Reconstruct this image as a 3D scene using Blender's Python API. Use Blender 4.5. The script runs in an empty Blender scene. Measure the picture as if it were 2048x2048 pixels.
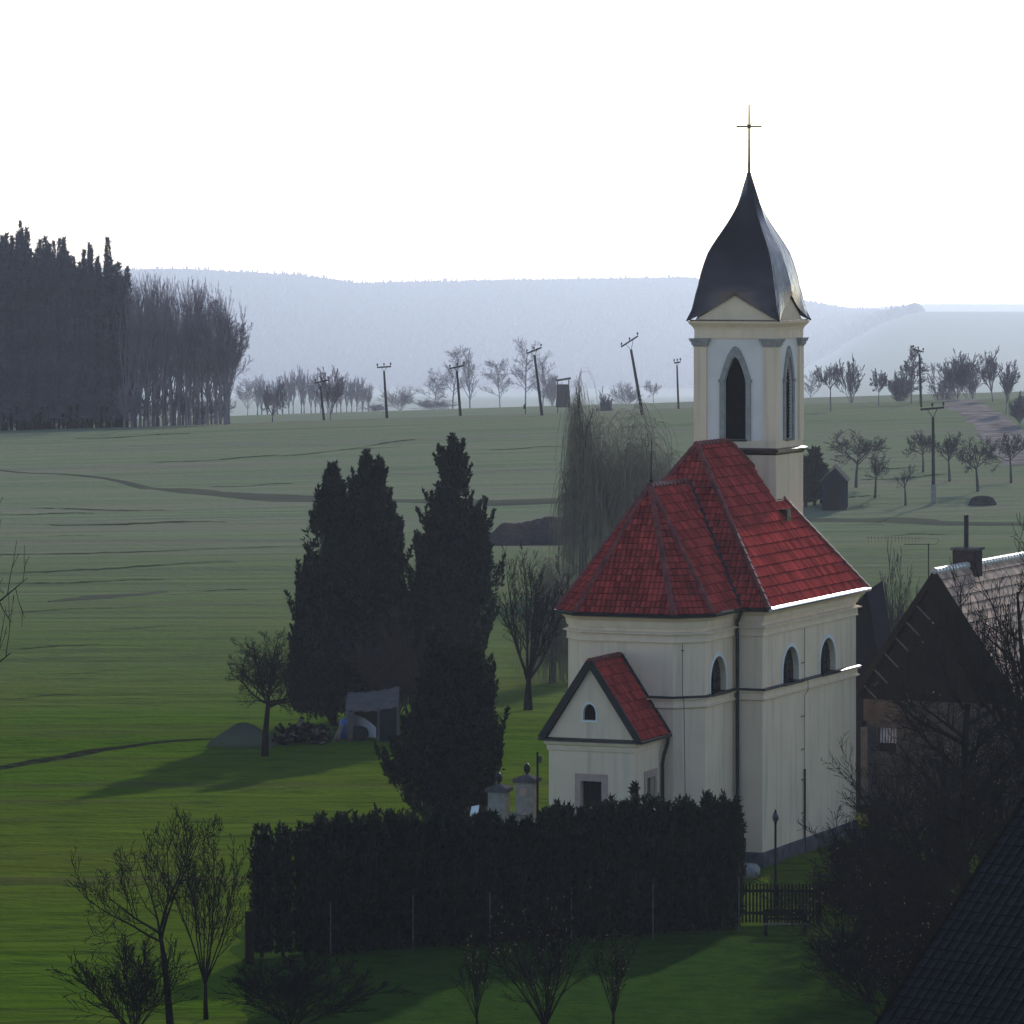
import bpy, bmesh, math, random
import numpy as np
from mathutils import Vector, Matrix
R = math.radians
SC = bpy.context.scene
COL = SC.collection
# ------------------------------------------------------------------ camera model (photo is 2048 px square)
F, CX, HY, ZC = 10000.0, 1024.0, 480.0, 24.13
def at(px, py, d):                       # point on the sight line of a photo pixel at depth d
    return Vector(((px-CX)/F*d, d, ZC-(py-HY)/F*d))
# ------------------------------------------------------------------ terrain
KD = [-300, 0, 60, 100, 130, 150, 240, 300, 400, 520, 560, 600, 680, 800, 900, 960, 1010, 1100, 1370, 1420, 1540, 2000, 3000, 5000, 8500, 16000]
KF = [24, 21, 10, 3, .5, 0, 0, .55, 2.3, 4.4, 4.7, 2.7, -4, -13.5, -11, -9.6, -9.3, -14, -23.2, -23.4, -34, -62, -97, -137, -240, -240]
HT = [-2000, 0, 366, 594, 720, 1028, 1378, 1632, 1802, 2100, 4000]
HZ = [-65, -65, -63, -77, -96, -89, -83, -134, -171, -190, -190]
def sstep(a, b, x):
    t = np.clip((x-a)/(b-a), 0, 1); return t*t*(3-2*t)
def tz(x, d):
    x = np.asarray(x, float); d = np.asarray(d, float)
    t = CX + F*x/np.maximum(d, 120.0)
    z = sum(np.interp(d*(1+k*.012)+k*1.5, KD, KF) for k in (-2, -1, 0, 1, 2))/5
    w = sstep(260, 520, d)*(1-sstep(1100, 2000, d))
    z = z + d*30e-4*np.clip((t-1000)/1000, -2.5, 2.5)*w
    hz = np.interp(t, HT, HZ)
    k = sstep(8300, 12000, d)
    z = z*(1-k) + (hz-60*sstep(12000, 15000, d))*k
    k2 = sstep(1480, 1860, t)*sstep(2500, 8000, d)
    z = z*(1-k2) + k2*(-97.5 - 70*sstep(8000, 13000, d))
    m = sstep(190, 260, d)*(1-sstep(900, 1300, d))       # gentle rolls of the field
    z = z + m*(.16*np.sin(d*.11+x*.02)+.10*np.sin(d*.23-x*.035+1.7)+.05*np.sin(d*.51+x*.06))
    z = z + sstep(120, 170, d)*(1-sstep(230, 300, d))*.05*np.sin(x*.9+1)*np.sin(d*.7)
    return z
def gz(x, d): return float(tz(x, d))
def hit(px, py, d0=140.0, d1=1400.0):     # where the sight line of a pixel meets the ground
    ds = np.arange(d0, d1, .5)
    zz = tz((px-CX)/F*ds, ds); rz = ZC-(py-HY)/F*ds
    i = np.argmax(rz <= zz)
    d = float(ds[i]) if (rz <= zz).any() else d1
    return Vector(((px-CX)/F*d, d, gz((px-CX)/F*d, d)))
def on(px, d):
    x = (px-CX)/F*d; return Vector((x, d, gz(x, d)))
# ------------------------------------------------------------------ materials
def mat(name, col, rough=.7, metal=0.0, var=.18, scale=3.0, bump=0.0, bscale=20.0, transl=0.0, spec=.4, col2=None, stretch=None, tone=None, streak=0):
    m = bpy.data.materials.new(name); m.use_nodes = True
    nt = m.node_tree; N = nt.nodes; L = nt.links
    b = N['Principled BSDF']; out = N['Material Output']
    b.inputs['Roughness'].default_value = rough; b.inputs['Metallic'].default_value = metal
    b.inputs['Specular IOR Level'].default_value = 0 if rough >= .75 else spec
    tc = N.new('ShaderNodeTexCoord'); vec = tc.outputs['Object']
    if stretch:
        mp = N.new('ShaderNodeMapping'); mp.inputs['Scale'].default_value = stretch
        L.new(vec, mp.inputs['Vector']); vec = mp.outputs['Vector']
    n = N.new('ShaderNodeTexNoise'); n.inputs['Scale'].default_value = scale; n.inputs['Detail'].default_value = 6
    L.new(vec, n.inputs['Vector'])
    mx = N.new('ShaderNodeMix'); mx.data_type = 'RGBA'
    c2 = col2 or tuple(c*(1-var*2) for c in col)
    mx.inputs['A'].default_value = (*col, 1); mx.inputs['B'].default_value = (*c2, 1)
    rp = N.new('ShaderNodeMapRange'); rp.inputs['From Min'].default_value = .35; rp.inputs['From Max'].default_value = .7
    L.new(n.outputs['Fac'], rp.inputs['Value']); L.new(rp.outputs['Result'], mx.inputs['Factor'])
    csock = mx.outputs['Result']
    if streak:
        mp2 = N.new('ShaderNodeMapping'); mp2.inputs['Scale'].default_value = (2.2, 2.2, .16); n3 = N.new('ShaderNodeTexNoise'); n3.inputs['Scale'].default_value = 1.3; n3.inputs['Detail'].default_value = 7
        L.new(tc.outputs['Object'], mp2.inputs['Vector']); L.new(mp2.outputs['Vector'], n3.inputs['Vector'])
        r3 = N.new('ShaderNodeMapRange'); r3.inputs['From Min'].default_value = .52; r3.inputs['From Max'].default_value = .78; r3.inputs['To Max'].default_value = streak
        L.new(n3.outputs['Fac'], r3.inputs['Value']); m3 = N.new('ShaderNodeMix'); m3.data_type = 'RGBA'; m3.inputs['B'].default_value = (.30, .27, .23, 1)
        L.new(r3.outputs['Result'], m3.inputs['Factor']); L.new(csock, m3.inputs['A']); csock = m3.outputs['Result']
    if tone:
        a = N.new('ShaderNodeAttribute'); a.attribute_name = 'tone'
        hs = N.new('ShaderNodeHueSaturation'); mr = N.new('ShaderNodeMapRange')
        mr.inputs['To Min'].default_value = 1-tone; mr.inputs['To Max'].default_value = 1+tone
        L.new(a.outputs['Fac'], mr.inputs['Value']); L.new(mr.outputs['Result'], hs.inputs['Value'])
        L.new(csock, hs.inputs['Color']); csock = hs.outputs['Color']
    L.new(csock, b.inputs['Base Color'])
    if bump:
        n2 = N.new('ShaderNodeTexNoise'); n2.inputs['Scale'].default_value = bscale; n2.inputs['Detail'].default_value = 5
        L.new(vec, n2.inputs['Vector'])
        bp = N.new('ShaderNodeBump'); bp.inputs['Strength'].default_value = 1.0; bp.inputs['Distance'].default_value = bump
        L.new(n2.outputs['Fac'], bp.inputs['Height']); L.new(bp.outputs['Normal'], b.inputs['Normal'])
    if transl:
        tr = N.new('ShaderNodeBsdfTranslucent'); ms = N.new('ShaderNodeMixShader'); ms.inputs[0].default_value = transl
        L.new(csock, tr.inputs['Color']); L.new(b.outputs[0], ms.inputs[1]); L.new(tr.outputs[0], ms.inputs[2])
        L.new(ms.outputs[0], out.inputs['Surface'])
    return m
M = {}
M['plaster'] = mat('plaster', (.85, .64, .46), .9, var=.06, scale=.7, bump=.004, bscale=30, col2=(.78, .585, .415), spec=0, streak=.45)
M['plaster_white'] = mat('plaster_white', (.80, .76, .74), .85, var=.05, scale=1.2, spec=0)
M['tower_white'] = mat('tower_white', (.80, .71, .66), .85, var=.05, scale=1.2, spec=0)
M['trim'] = mat('trim', (.85, .645, .465), .85, var=.06, scale=2, spec=0)
M['stone'] = mat('stone', (.36, .33, .31), .85, var=.15, scale=4, bump=.01)
M['stone_pink'] = mat('stone_pink', (.50, .35, .29), .85, var=.1, scale=4, bump=.01)
M['plinth'] = mat('plinth', (.12, .115, .125), .9, var=.25, scale=3, bump=.02, bscale=8)
M['tile'] = mat('tile', (.42, .050, .042), .55, var=.12, scale=1.3, tone=.36, bump=.004, bscale=25, spec=0, col2=(.25, .036, .032))
M['ridge'] = mat('ridge', (.24, .05, .042), .5, var=.3, scale=3, spec=.25)
M['tile_shade'] = mat('tile_edge_shadow', (.030, .008, .008), .95, var=.1)  # row risers coloured dark for the shadow under each tile edge
M['tile_shade_grey'] = mat('grey_tile_edge_shadow', (.012, .010, .010), .95, var=.1)  # same painted tile edge shadow for the old tile and slate roofs
M['old_tile'] = mat('old_tile', (.58, .37, .25), .6, var=.2, scale=1.5, tone=.35, bump=.006, bscale=20, spec=.12, col2=(.30, .19, .15))
M['slate'] = mat('slate', (.008, .008, .009), .6, var=.2, scale=3, tone=.4, spec=.12)
M['sheet'] = mat('sheet_metal', (.066, .048, .048), .24, metal=.8, var=.2, scale=2.0, bump=.035, bscale=1.5)
M['gutter'] = mat('gutter_metal', (.014, .013, .017), .45, metal=.0, spec=.25, var=.1)
M['gutter_sunlit'] = mat('gutter_metal_sunlit', (.75, .75, .77), .30, metal=.9, var=.1)  # brighter copy of the gutter metal for the sunlit eave
M['dark'] = mat('dark_opening', (.005, .005, .006), .9, var=.1)
M['glass'] = mat('dark_glass', (.006, .006, .008), .25, spec=.12, var=.1)
M['iron'] = mat('dark_iron', (.012, .010, .011), .7, var=.1, spec=.1)
M['gold'] = mat('tarnished_gilt', (.10, .06, .02), .5, metal=.6, var=.1)
M['wood_dark'] = mat('dark_timber', (.022, .017, .014), .8, var=.3, scale=3, stretch=(14, 14, .6), bump=.01, bscale=6)
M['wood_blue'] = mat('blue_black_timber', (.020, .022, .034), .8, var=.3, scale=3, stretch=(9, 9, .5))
M['wood_grey'] = mat('grey_timber', (.13, .12, .115), .8, var=.25, scale=4, stretch=(6, 6, 1))
M['wood_pale'] = mat('pale_timber', (.38, .30, .20), .75, var=.2, scale=5)
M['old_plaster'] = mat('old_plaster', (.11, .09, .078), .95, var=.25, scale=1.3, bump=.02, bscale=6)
M['brick'] = mat('sooty_brick', (.06, .045, .05), .9, var=.25, scale=5, bump=.01)
M['bark'] = mat('bark', (.020, .016, .014), .75, var=.25, scale=6, bump=.01, bscale=14)
M['bark_wet'] = mat('bark_wet', (.017, .014, .013), .8, var=.25, scale=6, spec=0)
M['bark_grey'] = mat('bark_grey', (.085, .075, .075), .8, var=.25, scale=4)
M['willow'] = mat('willow_twig', (.24, .19, .125), .7, var=.25, scale=1.5, transl=.12)
M['bark_hazed'] = mat('bark_hazed', (.23, .19, .22), .85, var=.2, scale=.3)  # pale lavender bark with the haze of distance put into its colour
M['brown_twig'] = mat('brown_twig', (.060, .040, .042), .8, var=.25, scale=1.5)
M['thuja'] = mat('thuja_leaf', (.010, .018, .007), .6, var=.3, scale=1.2, transl=.36, spec=.15)
M['thuja_blue'] = mat('cypress_leaf', (.010, .019, .013), .6, var=.3, scale=.8, transl=.36, spec=.15)
M['spruce'] = mat('spruce_needle_hazed', (.115, .108, .135), .8, var=.2, scale=.3)  # needles lightened to lavender grey to carry the distance haze
M['bud_glint'] = mat('bud_glint', (.50, .43, .22), .4, var=.2, transl=.4)  # pale buds, and sun glints on twigs put in as colour
M['yellow'] = mat('yellow_petal', (.75, .55, .05), .6, var=.1, transl=.4)
M['cloth_grey'] = mat('grey_tarpaulin', (.15, .132, .125), .8, var=.15, scale=2, bump=.03, bscale=2)
M['white'] = mat('white_panel', (.55, .54, .60), .5, var=.05)
M['white_b'] = mat('white_paint', (.85, .85, .85), .35, var=.04)
M['blue'] = mat('blue_plastic', (.03, .09, .42), .4, var=.1)
M['soil'] = mat('soil', (.055, .042, .045), .95, var=.25, scale=2.5, bump=.15, bscale=1.6, spec=0)
M['log'] = mat('cut_log', (.20, .16, .12), .85, var=.4, scale=5)
M['track'] = mat('track_earth', (.30, .255, .235), .95, var=.3, scale=.5, bump=.05, bscale=1.0, spec=0)
M['path'] = mat('path_earth', (.085, .082, .066), .95, var=.3, scale=.35, stretch=(.25, 1, 1), bump=.15, bscale=1.0, col2=(.095, .105, .060), spec=0)
M['concrete'] = mat('concrete', (.26, .25, .24), .85, var=.15, scale=3)
M['pole'] = mat('pole_wood', (.035, .030, .030), .75, var=.2, scale=3)
M['lamp'] = mat('lamp_globe', (.05, .05, .055), .25, var=.1, spec=.6)
def grass_material():
    m = bpy.data.materials.new('meadow_grass'); m.use_nodes = True
    nt = m.node_tree; N = nt.nodes; L = nt.links; b = N['Principled BSDF']
    b.inputs['Roughness'].default_value = .9; b.inputs['Specular IOR Level'].default_value = 0
    tc = N.new('ShaderNodeTexCoord')
    def noise(scale, det, st):
        mp = N.new('ShaderNodeMapping'); mp.inputs['Scale'].default_value = st
        n = N.new('ShaderNodeTexNoise'); n.inputs['Scale'].default_value = scale; n.inputs['Detail'].default_value = det
        L.new(tc.outputs['Object'], mp.inputs['Vector']); L.new(mp.outputs['Vector'], n.inputs['Vector'])
        return n.outputs['Fac']
    def mix(fac, lo, hi, a, bcol):
        r = N.new('ShaderNodeMapRange'); r.inputs['From Min'].default_value = lo; r.inputs['From Max'].default_value = hi
        L.new(fac, r.inputs['Value'])
        x = N.new('ShaderNodeMix'); x.data_type = 'RGBA'; L.new(r.outputs['Result'], x.inputs['Factor'])
        for s, v in (('A', a), ('B', bcol)):
            if isinstance(v, tuple): x.inputs[s].default_value = (*v, 1)
            else: L.new(v, x.inputs[s])
        return x.outputs['Result']
    c = mix(noise(.035, 5, (.6, 1, 1)), .35, .68, (.066, .120, .007), (.090, .120, .012))
    c = mix(noise(.9, 8, (.45, 1.3, 1)), .50, .76, c, (.030, .056, .006))
    c = mix(noise(4.5, 6, (.6, 1.2, 1)), .55, .80, c, (.036, .068, .005))
    c = mix(noise(.16, 4, (.12, 1.4, 1)), .56, .76, c, (.075, .078, .024))
    # browner sward of the upper field, paled and greyed to carry haze
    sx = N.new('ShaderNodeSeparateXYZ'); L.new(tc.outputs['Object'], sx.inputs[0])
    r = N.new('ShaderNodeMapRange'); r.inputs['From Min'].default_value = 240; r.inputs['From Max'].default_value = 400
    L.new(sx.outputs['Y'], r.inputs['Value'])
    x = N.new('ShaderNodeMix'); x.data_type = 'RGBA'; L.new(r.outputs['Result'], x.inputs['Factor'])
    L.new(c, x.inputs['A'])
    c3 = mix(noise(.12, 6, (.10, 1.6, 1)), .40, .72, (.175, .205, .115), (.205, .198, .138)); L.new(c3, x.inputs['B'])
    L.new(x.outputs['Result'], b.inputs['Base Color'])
    h1 = noise(2.2, 8, (.7, 1.3, 1)); h2 = noise(.30, 6, (.14, 1.3, 1))
    ad = N.new('ShaderNodeMath'); ad.operation = 'MULTIPLY_ADD'; ad.inputs[1].default_value = 3.2
    L.new(h2, ad.inputs[0]); L.new(h1, ad.inputs[2])
    bp = N.new('ShaderNodeBump'); bp.inputs['Distance'].default_value = .20; bp.inputs['Strength'].default_value = 1
    L.new(ad.outputs[0], bp.inputs['Height']); L.new(bp.outputs['Normal'], b.inputs['Normal'])
    return m
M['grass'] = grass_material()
M['blade'] = mat('grass_blade', (.034, .066, .007), .8, var=.25, scale=.8, transl=.35, spec=0)
# ------------------------------------------------------------------ object helpers
def tagp(o, label, cat, group=None):
    o['label'] = label; o['category'] = cat
    if group: o['group'] = group
    return o
def thing(name, label, cat, loc=(0, 0, 0), rz=0.0, group=None):
    o = bpy.data.objects.new(name, None); COL.objects.link(o)
    o.empty_display_size = .3
    o.location = loc; o.rotation_euler = (0, 0, rz)
    return tagp(o, label, cat, group)
def copy_tree(o, parent=None):
    c = o.copy(); COL.objects.link(c)
    if parent: c.parent = parent
    for ch in list(o.children): copy_tree(ch, c)
    return c
class MB:
    def __init__(s): s.v = []; s.f = []; s.mi = []
    def add(s, vs, fs, mi=0):
        k = len(s.v); s.v.extend([tuple(p) for p in vs]); s.f.extend([tuple(i+k for i in f) for f in fs]); s.mi.extend([mi]*len(fs))
    def box(s, x0, x1, y0, y1, z0, z1, mi=0):
        s.add([(x0,y0,z0),(x1,y0,z0),(x1,y1,z0),(x0,y1,z0),(x0,y0,z1),(x1,y0,z1),(x1,y1,z1),(x0,y1,z1)],
              [(0,3,2,1),(4,5,6,7),(0,1,5,4),(1,2,6,5),(2,3,7,6),(3,0,4,7)], mi)
    def bar(s, a, b, w, h, up=(0, 0, 1), mi=0):
        a = Vector(a); b = Vector(b); t = (b-a).normalized(); u = Vector(up)
        sd = t.cross(u)
        if sd.length < 1e-4: sd = t.cross(Vector((0, 1, 0)))
        sd.normalize(); u = sd.cross(t)
        vs = [p+sd*i*w/2+u*j*h/2 for p in (a, b) for i, j in ((-1,-1),(1,-1),(1,1),(-1,1))]
        s.add(vs, [(0,3,2,1),(4,5,6,7),(0,1,5,4),(1,2,6,5),(2,3,7,6),(3,0,4,7)], mi)
    def tube(s, pts, rad, n=6, cap=True, mi=0):
        pts = [Vector(p) for p in pts]; k = len(s.v); m = len(pts)
        if not hasattr(rad, '__len__'): rad = [rad]*m
        ref = None
        for i, p in enumerate(pts):
            t = (pts[min(i+1, m-1)]-pts[max(i-1, 0)])
            if t.length < 1e-9: t = Vector((0, 0, 1))
            t.normalize()
            if ref is None:
                ref = t.orthogonal()
            a = (ref - t*ref.dot(t))
            if a.length < 1e-6: a = t.orthogonal()
            a.normalize(); ref = a; b = t.cross(a)
            for j in range(n):
                q = 2*math.pi*j/n; r = rad[i]
                s.v.append((p.x+(a.x*math.cos(q)+b.x*math.sin(q))*r, p.y+(a.y*math.cos(q)+b.y*math.sin(q))*r, p.z+(a.z*math.cos(q)+b.z*math.sin(q))*r))
        for i in range(m-1):
            for j in range(n):
                s.f.append((k+i*n+j, k+i*n+(j+1) % n, k+(i+1)*n+(j+1) % n, k+(i+1)*n+j)); s.mi.append(mi)
        if cap and n > 2:
            s.f.append(tuple(k+j for j in reversed(range(n)))); s.f.append(tuple(k+(m-1)*n+j for j in range(n))); s.mi += [mi, mi]
    def lathe(s, prof, c=(0, 0, 0), n=12, mi=0):
        k = len(s.v)
        for r, z in prof:
            for j in range(n):
                q = 2*math.pi*j/n; s.v.append((c[0]+r*math.cos(q), c[1]+r*math.sin(q), c[2]+z))
        for i in range(len(prof)-1):
            for j in range(n):
                s.f.append((k+i*n+j, k+i*n+(j+1) % n, k+(i+1)*n+(j+1) % n, k+(i+1)*n+j)); s.mi.append(mi)
        s.f.append(tuple(k+j for j in reversed(range(n)))); s.f.append(tuple(k+(len(prof)-1)*n+j for j in range(n))); s.mi += [mi, mi]
    def prism(s, outline, mp, o0, o1, mi=0):       # outline (s,z) extruded from o0 to o1 through mapping mp(s,z,o)
        n = len(outline); vs = [mp(a, z, o0) for a, z in outline]+[mp(a, z, o1) for a, z in outline]
        fs = [tuple(range(n)), tuple(range(2*n-1, n-1, -1))]+[(i, n+i, n+(i+1) % n, (i+1) % n) for i in range(n)]
        s.add(vs, fs, mi)
    def ring(s, outer, inner, mp, o0, o1, mi=0, closed=False):
        n = len(outer); vs = []
        for o in (o0, o1):
            vs += [mp(a, z, o) for a, z in outer]+[mp(a, z, o) for a, z in inner]
        fs = []
        for i in range(n if closed else n-1):
            j = (i+1) % n
            fs += [(2*n+i, 2*n+j, 3*n+j, 3*n+i), (i, j, 2*n+j, 2*n+i), (n+i, 3*n+i, 3*n+j, n+j), (i, n+i, n+j, j)]
        if not closed:
            fs += [(0, 2*n, 3*n, n), (n-1, 2*n-1, 4*n-1, 3*n-1)]
        s.add(vs, fs, mi)
    def sweep(s, path, prof, closed=False, mi=0):  # path 2D, outside on the right; prof (out,z)
        n = len(path); m = len(prof); k = len(s.v); P = [Vector((p[0], p[1])) for p in path]
        for i in range(n):
            def nrm(a, b):
                t = (b-a).normalized(); return Vector((t.y, -t.x))
            if closed: n1 = nrm(P[i-1], P[i]); n2 = nrm(P[i], P[(i+1) % n])
            else:
                n1 = nrm(P[max(i-1, 0)], P[max(i-1, 0)+1]); n2 = nrm(P[min(i, n-2)], P[min(i, n-2)+1])
            mt = (n1+n2); mt = mt/ max(.2, (1+n1.dot(n2)))
            for o, z in prof: s.v.append((P[i].x+mt.x*o, P[i].y+mt.y*o, z))
        for i in range(n if closed else n-1):
            j = (i+1) % n
            for a in range(m):
                b = (a+1) % m
                s.f.append((k+i*m+a, k+i*m+b, k+j*m+b, k+j*m+a)); s.mi.append(mi)
        if not closed:
            s.f.append(tuple(k+a for a in range(m))); s.f.append(tuple(k+(n-1)*m+a for a in reversed(range(m)))); s.mi += [mi, mi]
    def build(s, name, mats, parent=None, smooth=False, fix=True):
        me = bpy.data.meshes.new(name); me.from_pydata(s.v, [], s.f)
        if not isinstance(mats, (list, tuple)): mats = [mats]
        for m in mats: me.materials.append(m)
        if len(mats) > 1: me.polygons.foreach_set('material_index', s.mi)
        if fix and len(s.f) < 6000:
            bm = bmesh.new(); bm.from_mesh(me); bmesh.ops.recalc_face_normals(bm, faces=bm.faces); bm.to_mesh(me); bm.free()
        if smooth: me.polygons.foreach_set('use_smooth', [True]*len(me.polygons))
        me.update()
        o = bpy.data.objects.new(name, me); COL.objects.link(o)
        if parent: o.parent = parent
        return o
def cut(o, mbs):
    cs = []
    for mb in mbs:
        c = mb.build('cutter', M['dark']); c.parent = None; c.matrix_world = Matrix.Identity(4); cs.append(c)
        md = o.modifiers.new('b', 'BOOLEAN'); md.operation = 'DIFFERENCE'; md.solver = 'EXACT'; md.object = c
    par = o.parent; o.parent = None
    bpy.context.view_layer.update()
    dg = bpy.context.evaluated_depsgraph_get()
    me = bpy.data.meshes.new_from_object(o.evaluated_get(dg))
    me.name = o.data.name
    o.modifiers.clear(); o.data = me; o.parent = par
    for c in cs: bpy.data.objects.remove(c)
def arch(c, w, z0, zs, zt, n=9, pointed=False):   # outline from lower left over the top to lower right
    pts = [(c-w/2, z0), (c-w/2, zs)]; h = zt-zs
    for i in range(1, 2*n):
        a = math.pi*i/(2*n)
        x = -math.cos(a); y = math.sin(a)
        if pointed: y = (1-abs(x)**1.75)
        pts.append((c+x*w/2, zs+y*h))
    return pts+[(c+w/2, zs), (c+w/2, z0)]
# ------------------------------------------------------------------ ground and other setting
def build_ground():
    dd = np.concatenate([np.arange(-200, 130, 15), np.arange(130, 300, 1.0), np.arange(300, 640, 2.0), np.arange(640, 1200, 10), np.arange(1200, 2600, 60), np.arange(2600, 15001, 124)])
    ss = np.concatenate([np.linspace(-.62, -.12, 24)[:-1], np.linspace(-.12, .12, 161), np.linspace(.12, .62, 24)[1:]])
    wd = np.where(dd < 130, 130+ (130-dd)*.6, dd)
    X = ss[None, :]*wd[:, None]; D = np.repeat(dd[:, None], len(ss), 1); Z = tz(X, D)
    nv, nu = X.shape
    v = np.stack([X.ravel(), D.ravel(), Z.ravel()], 1)
    i = np.arange(nv-1)[:, None]*nu+np.arange(nu-1)[None, :]
    f = np.stack([i, i+1, i+nu+1, i+nu], -1).reshape(-1, 4)
    me = bpy.data.meshes.new('ground'); me.from_pydata(v.tolist(), [], f.tolist()); me.materials.append(M['grass'])
    me.polygons.foreach_set('use_smooth', [True]*len(me.polygons))
    o = bpy.data.objects.new('ground', me); COL.objects.link(o); o['kind'] = 'structure'
build_ground()
def sheet(name, pts, halfw, m, lift=.03, seed=0, depthwise=True, nx=90, nw=6):
    """strip of bare earth lying on the ground along a line of ground points"""
    rnd = np.random.RandomState(seed); P = [Vector(p) for p in pts]; mb = MB()
    L = [0]
    for a, b in zip(P, P[1:]): L.append(L[-1]+(b-a).length)
    xs = np.interp(np.linspace(0, L[-1], nx), L, [p.x for p in P]); ys = np.interp(np.linspace(0, L[-1], nx), L, [p.y for p in P])
    hw = np.interp(np.linspace(0, 1, nx), np.linspace(0, 1, len(halfw)), halfw); sm_ = lambda q: np.convolve(q, np.ones(7)/7, 'same')*1.8
    w1 = hw*(1+.15*np.sin(np.linspace(0, 17, nx)+seed)+.14*sm_(rnd.randn(nx))); w2 = hw*(1+.15*np.cos(np.linspace(0, 23, nx)+seed)+.14*sm_(rnd.randn(nx)))
    for i in range(nx):
        j0, j1 = max(i-1, 0), min(i+1, nx-1)
        t = Vector((xs[j1]-xs[j0], ys[j1]-ys[j0], 0)).normalized(); nn = Vector((-t.y, t.x, 0))
        for k in range(nw):
            s = -1+2*k/(nw-1); w = w1[i] if s < 0 else w2[i]
            x = xs[i]+nn.x*s*w; y = ys[i]+nn.y*s*w
            edge = 1 if k in (0, nw-1) else 0
            mb.v.append((x, y, gz(x, y)+(lift if not edge else -.03)))
    for i in range(nx-1):
        for k in range(nw-1):
            a = i*nw+k; mb.f.append((a, a+1, a+nw+1, a+nw)); mb.mi.append(0)
    o = mb.build(name, m, smooth=True, fix=False); o['kind'] = 'structure'; return o
sheet('field_path', [hit(-120, 930), hit(0, 941), hit(210, 957), hit(400, 986), hit(560, 996), hit(680, 1001), hit(990, 1006), hit(1150, 1000)], [.35, .35, .5, .8, 2.4, 3.2, 3.2, 3.2], M['path'], .05, 1)
sheet('field_path_east', [hit(1560, 1040), hit(1650, 1042), hit(1780, 1041), hit(1900, 1047), hit(2100, 1050)], [2.2, 2.6, 2.8, 1.6, 1.4], M['path'], .05, 2)
sheet('dirt_track', [hit(1885, 800), hit(1930, 812), hit(1965, 830), hit(1990, 850), hit(2012, 880), hit(2060, 930)], [5, 4, 3, 2.6, 2.6, 2.6], M['track'], .06, 3)
sheet('bare_patch', [hit(100, 1204), hit(190, 1196), hit(260, 1190), hit(330, 1184)], [.3, 1.6, 1.2, .3], M['path'], .05, 4, nx=50)
sheet('ditch', [hit(-60, 1548), hit(0, 1538), hit(100, 1520), hit(210, 1500), hit(300, 1490), hit(440, 1478)], [.5, .5, .7, .4, .3, .1], mat('ditch_grass', (.030, .036, .018), .95, var=.4, scale=1.2, bump=.25, bscale=1.3), .04, 5)
sheet('shrub_bed', [hit(1735, 1690), hit(1790, 1780), hit(1860, 1880), hit(1930, 1990)], [1.6, 3.0, 3.6, 3.6], mat('dark_bed_ground', (.022, .017, .012), .95, var=.4, scale=2.5, bump=.1, bscale=4), .04, 7, nx=60)  # dark brown sheet laid beneath the shrubs on the right
def lawn():  # mown garden lawn; the shade lying on it is put into its green
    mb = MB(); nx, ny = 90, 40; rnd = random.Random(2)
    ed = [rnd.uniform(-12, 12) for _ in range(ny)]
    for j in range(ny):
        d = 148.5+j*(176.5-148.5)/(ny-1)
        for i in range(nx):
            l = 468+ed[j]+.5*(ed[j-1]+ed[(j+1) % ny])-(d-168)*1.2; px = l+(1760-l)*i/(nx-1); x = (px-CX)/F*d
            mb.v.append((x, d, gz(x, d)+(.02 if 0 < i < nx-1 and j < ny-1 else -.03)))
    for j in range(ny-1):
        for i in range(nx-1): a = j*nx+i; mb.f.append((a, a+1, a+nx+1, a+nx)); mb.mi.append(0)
    o = mb.build('lawn', mat('lawn_grass_shaded', (.034, .074, .010), .95, var=.35, scale=1.1, bump=.16, bscale=3.0, col2=(.022, .050, .007)), smooth=True, fix=False); o['kind'] = 'structure'
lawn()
def furrows():
    mb = MB(); rnd = random.Random(6); m = mat('furrow_grass', (.062, .080, .036), .95, var=.3, scale=.6, bump=.1, bscale=2)
    L = [(-20, 1112, 610, 1094), (-20, 1150, 470, 1124), (-20, 1170, 330, 1160), (0, 1076, 210, 1072), (100, 1052, 450, 1044), (60, 1018, 330, 1022), (0, 1030, 190, 1027), (300, 927, 560, 912), (560, 912, 800, 893), (420, 975, 590, 968), (640, 905, 830, 880), (150, 878, 380, 868),
         (980, 900, 1130, 893), (340, 1190, 500, 1178), (-10, 1590, 240, 1556), (220, 1556, 330, 1540), (-10, 1646, 120, 1630), (380, 1652, 500, 1640), (60, 1728, 180, 1722), (560, 1622, 720, 1608), (160, 1700, 250, 1692), (20, 1800, 110, 1790), (430, 1590, 640, 1572), (80, 1860, 190, 1846), (1700, 940, 1850, 934), (1640, 1000, 1760, 992), (1720, 962, 1890, 951), (1780, 1072, 1900, 1068), (20, 1400, 160, 1388), (0, 1300, 200, 1290), (220, 1260, 400, 1249), (120, 1350, 300, 1336), (40, 1225, 300, 1212)]
    for x0, y0, x1, y1 in L:
        k0 = len(mb.v); n = 26
        for i in range(n):
            q = i/(n-1); p = hit(x0+(x1-x0)*q, y0+(y1-y0)*q+1.2*math.sin(q*7+x0)); w = (p.y*p.y/2.2e5)*.5*(.35+rnd.random())*math.sin(math.pi*(.04+.92*q))**.4*(.9 if p.y > 260 else .55)
            for sgn in (-1, 1): y = p.y+sgn*w; mb.v.append((p.x, y, gz(p.x, y)+.035))
        for i in range(n-1): a = k0+2*i; mb.f.append((a, a+2, a+3, a+1)); mb.mi.append(0)
    o = mb.build('furrows', m, fix=False); o['kind'] = 'structure'
furrows()
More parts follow.
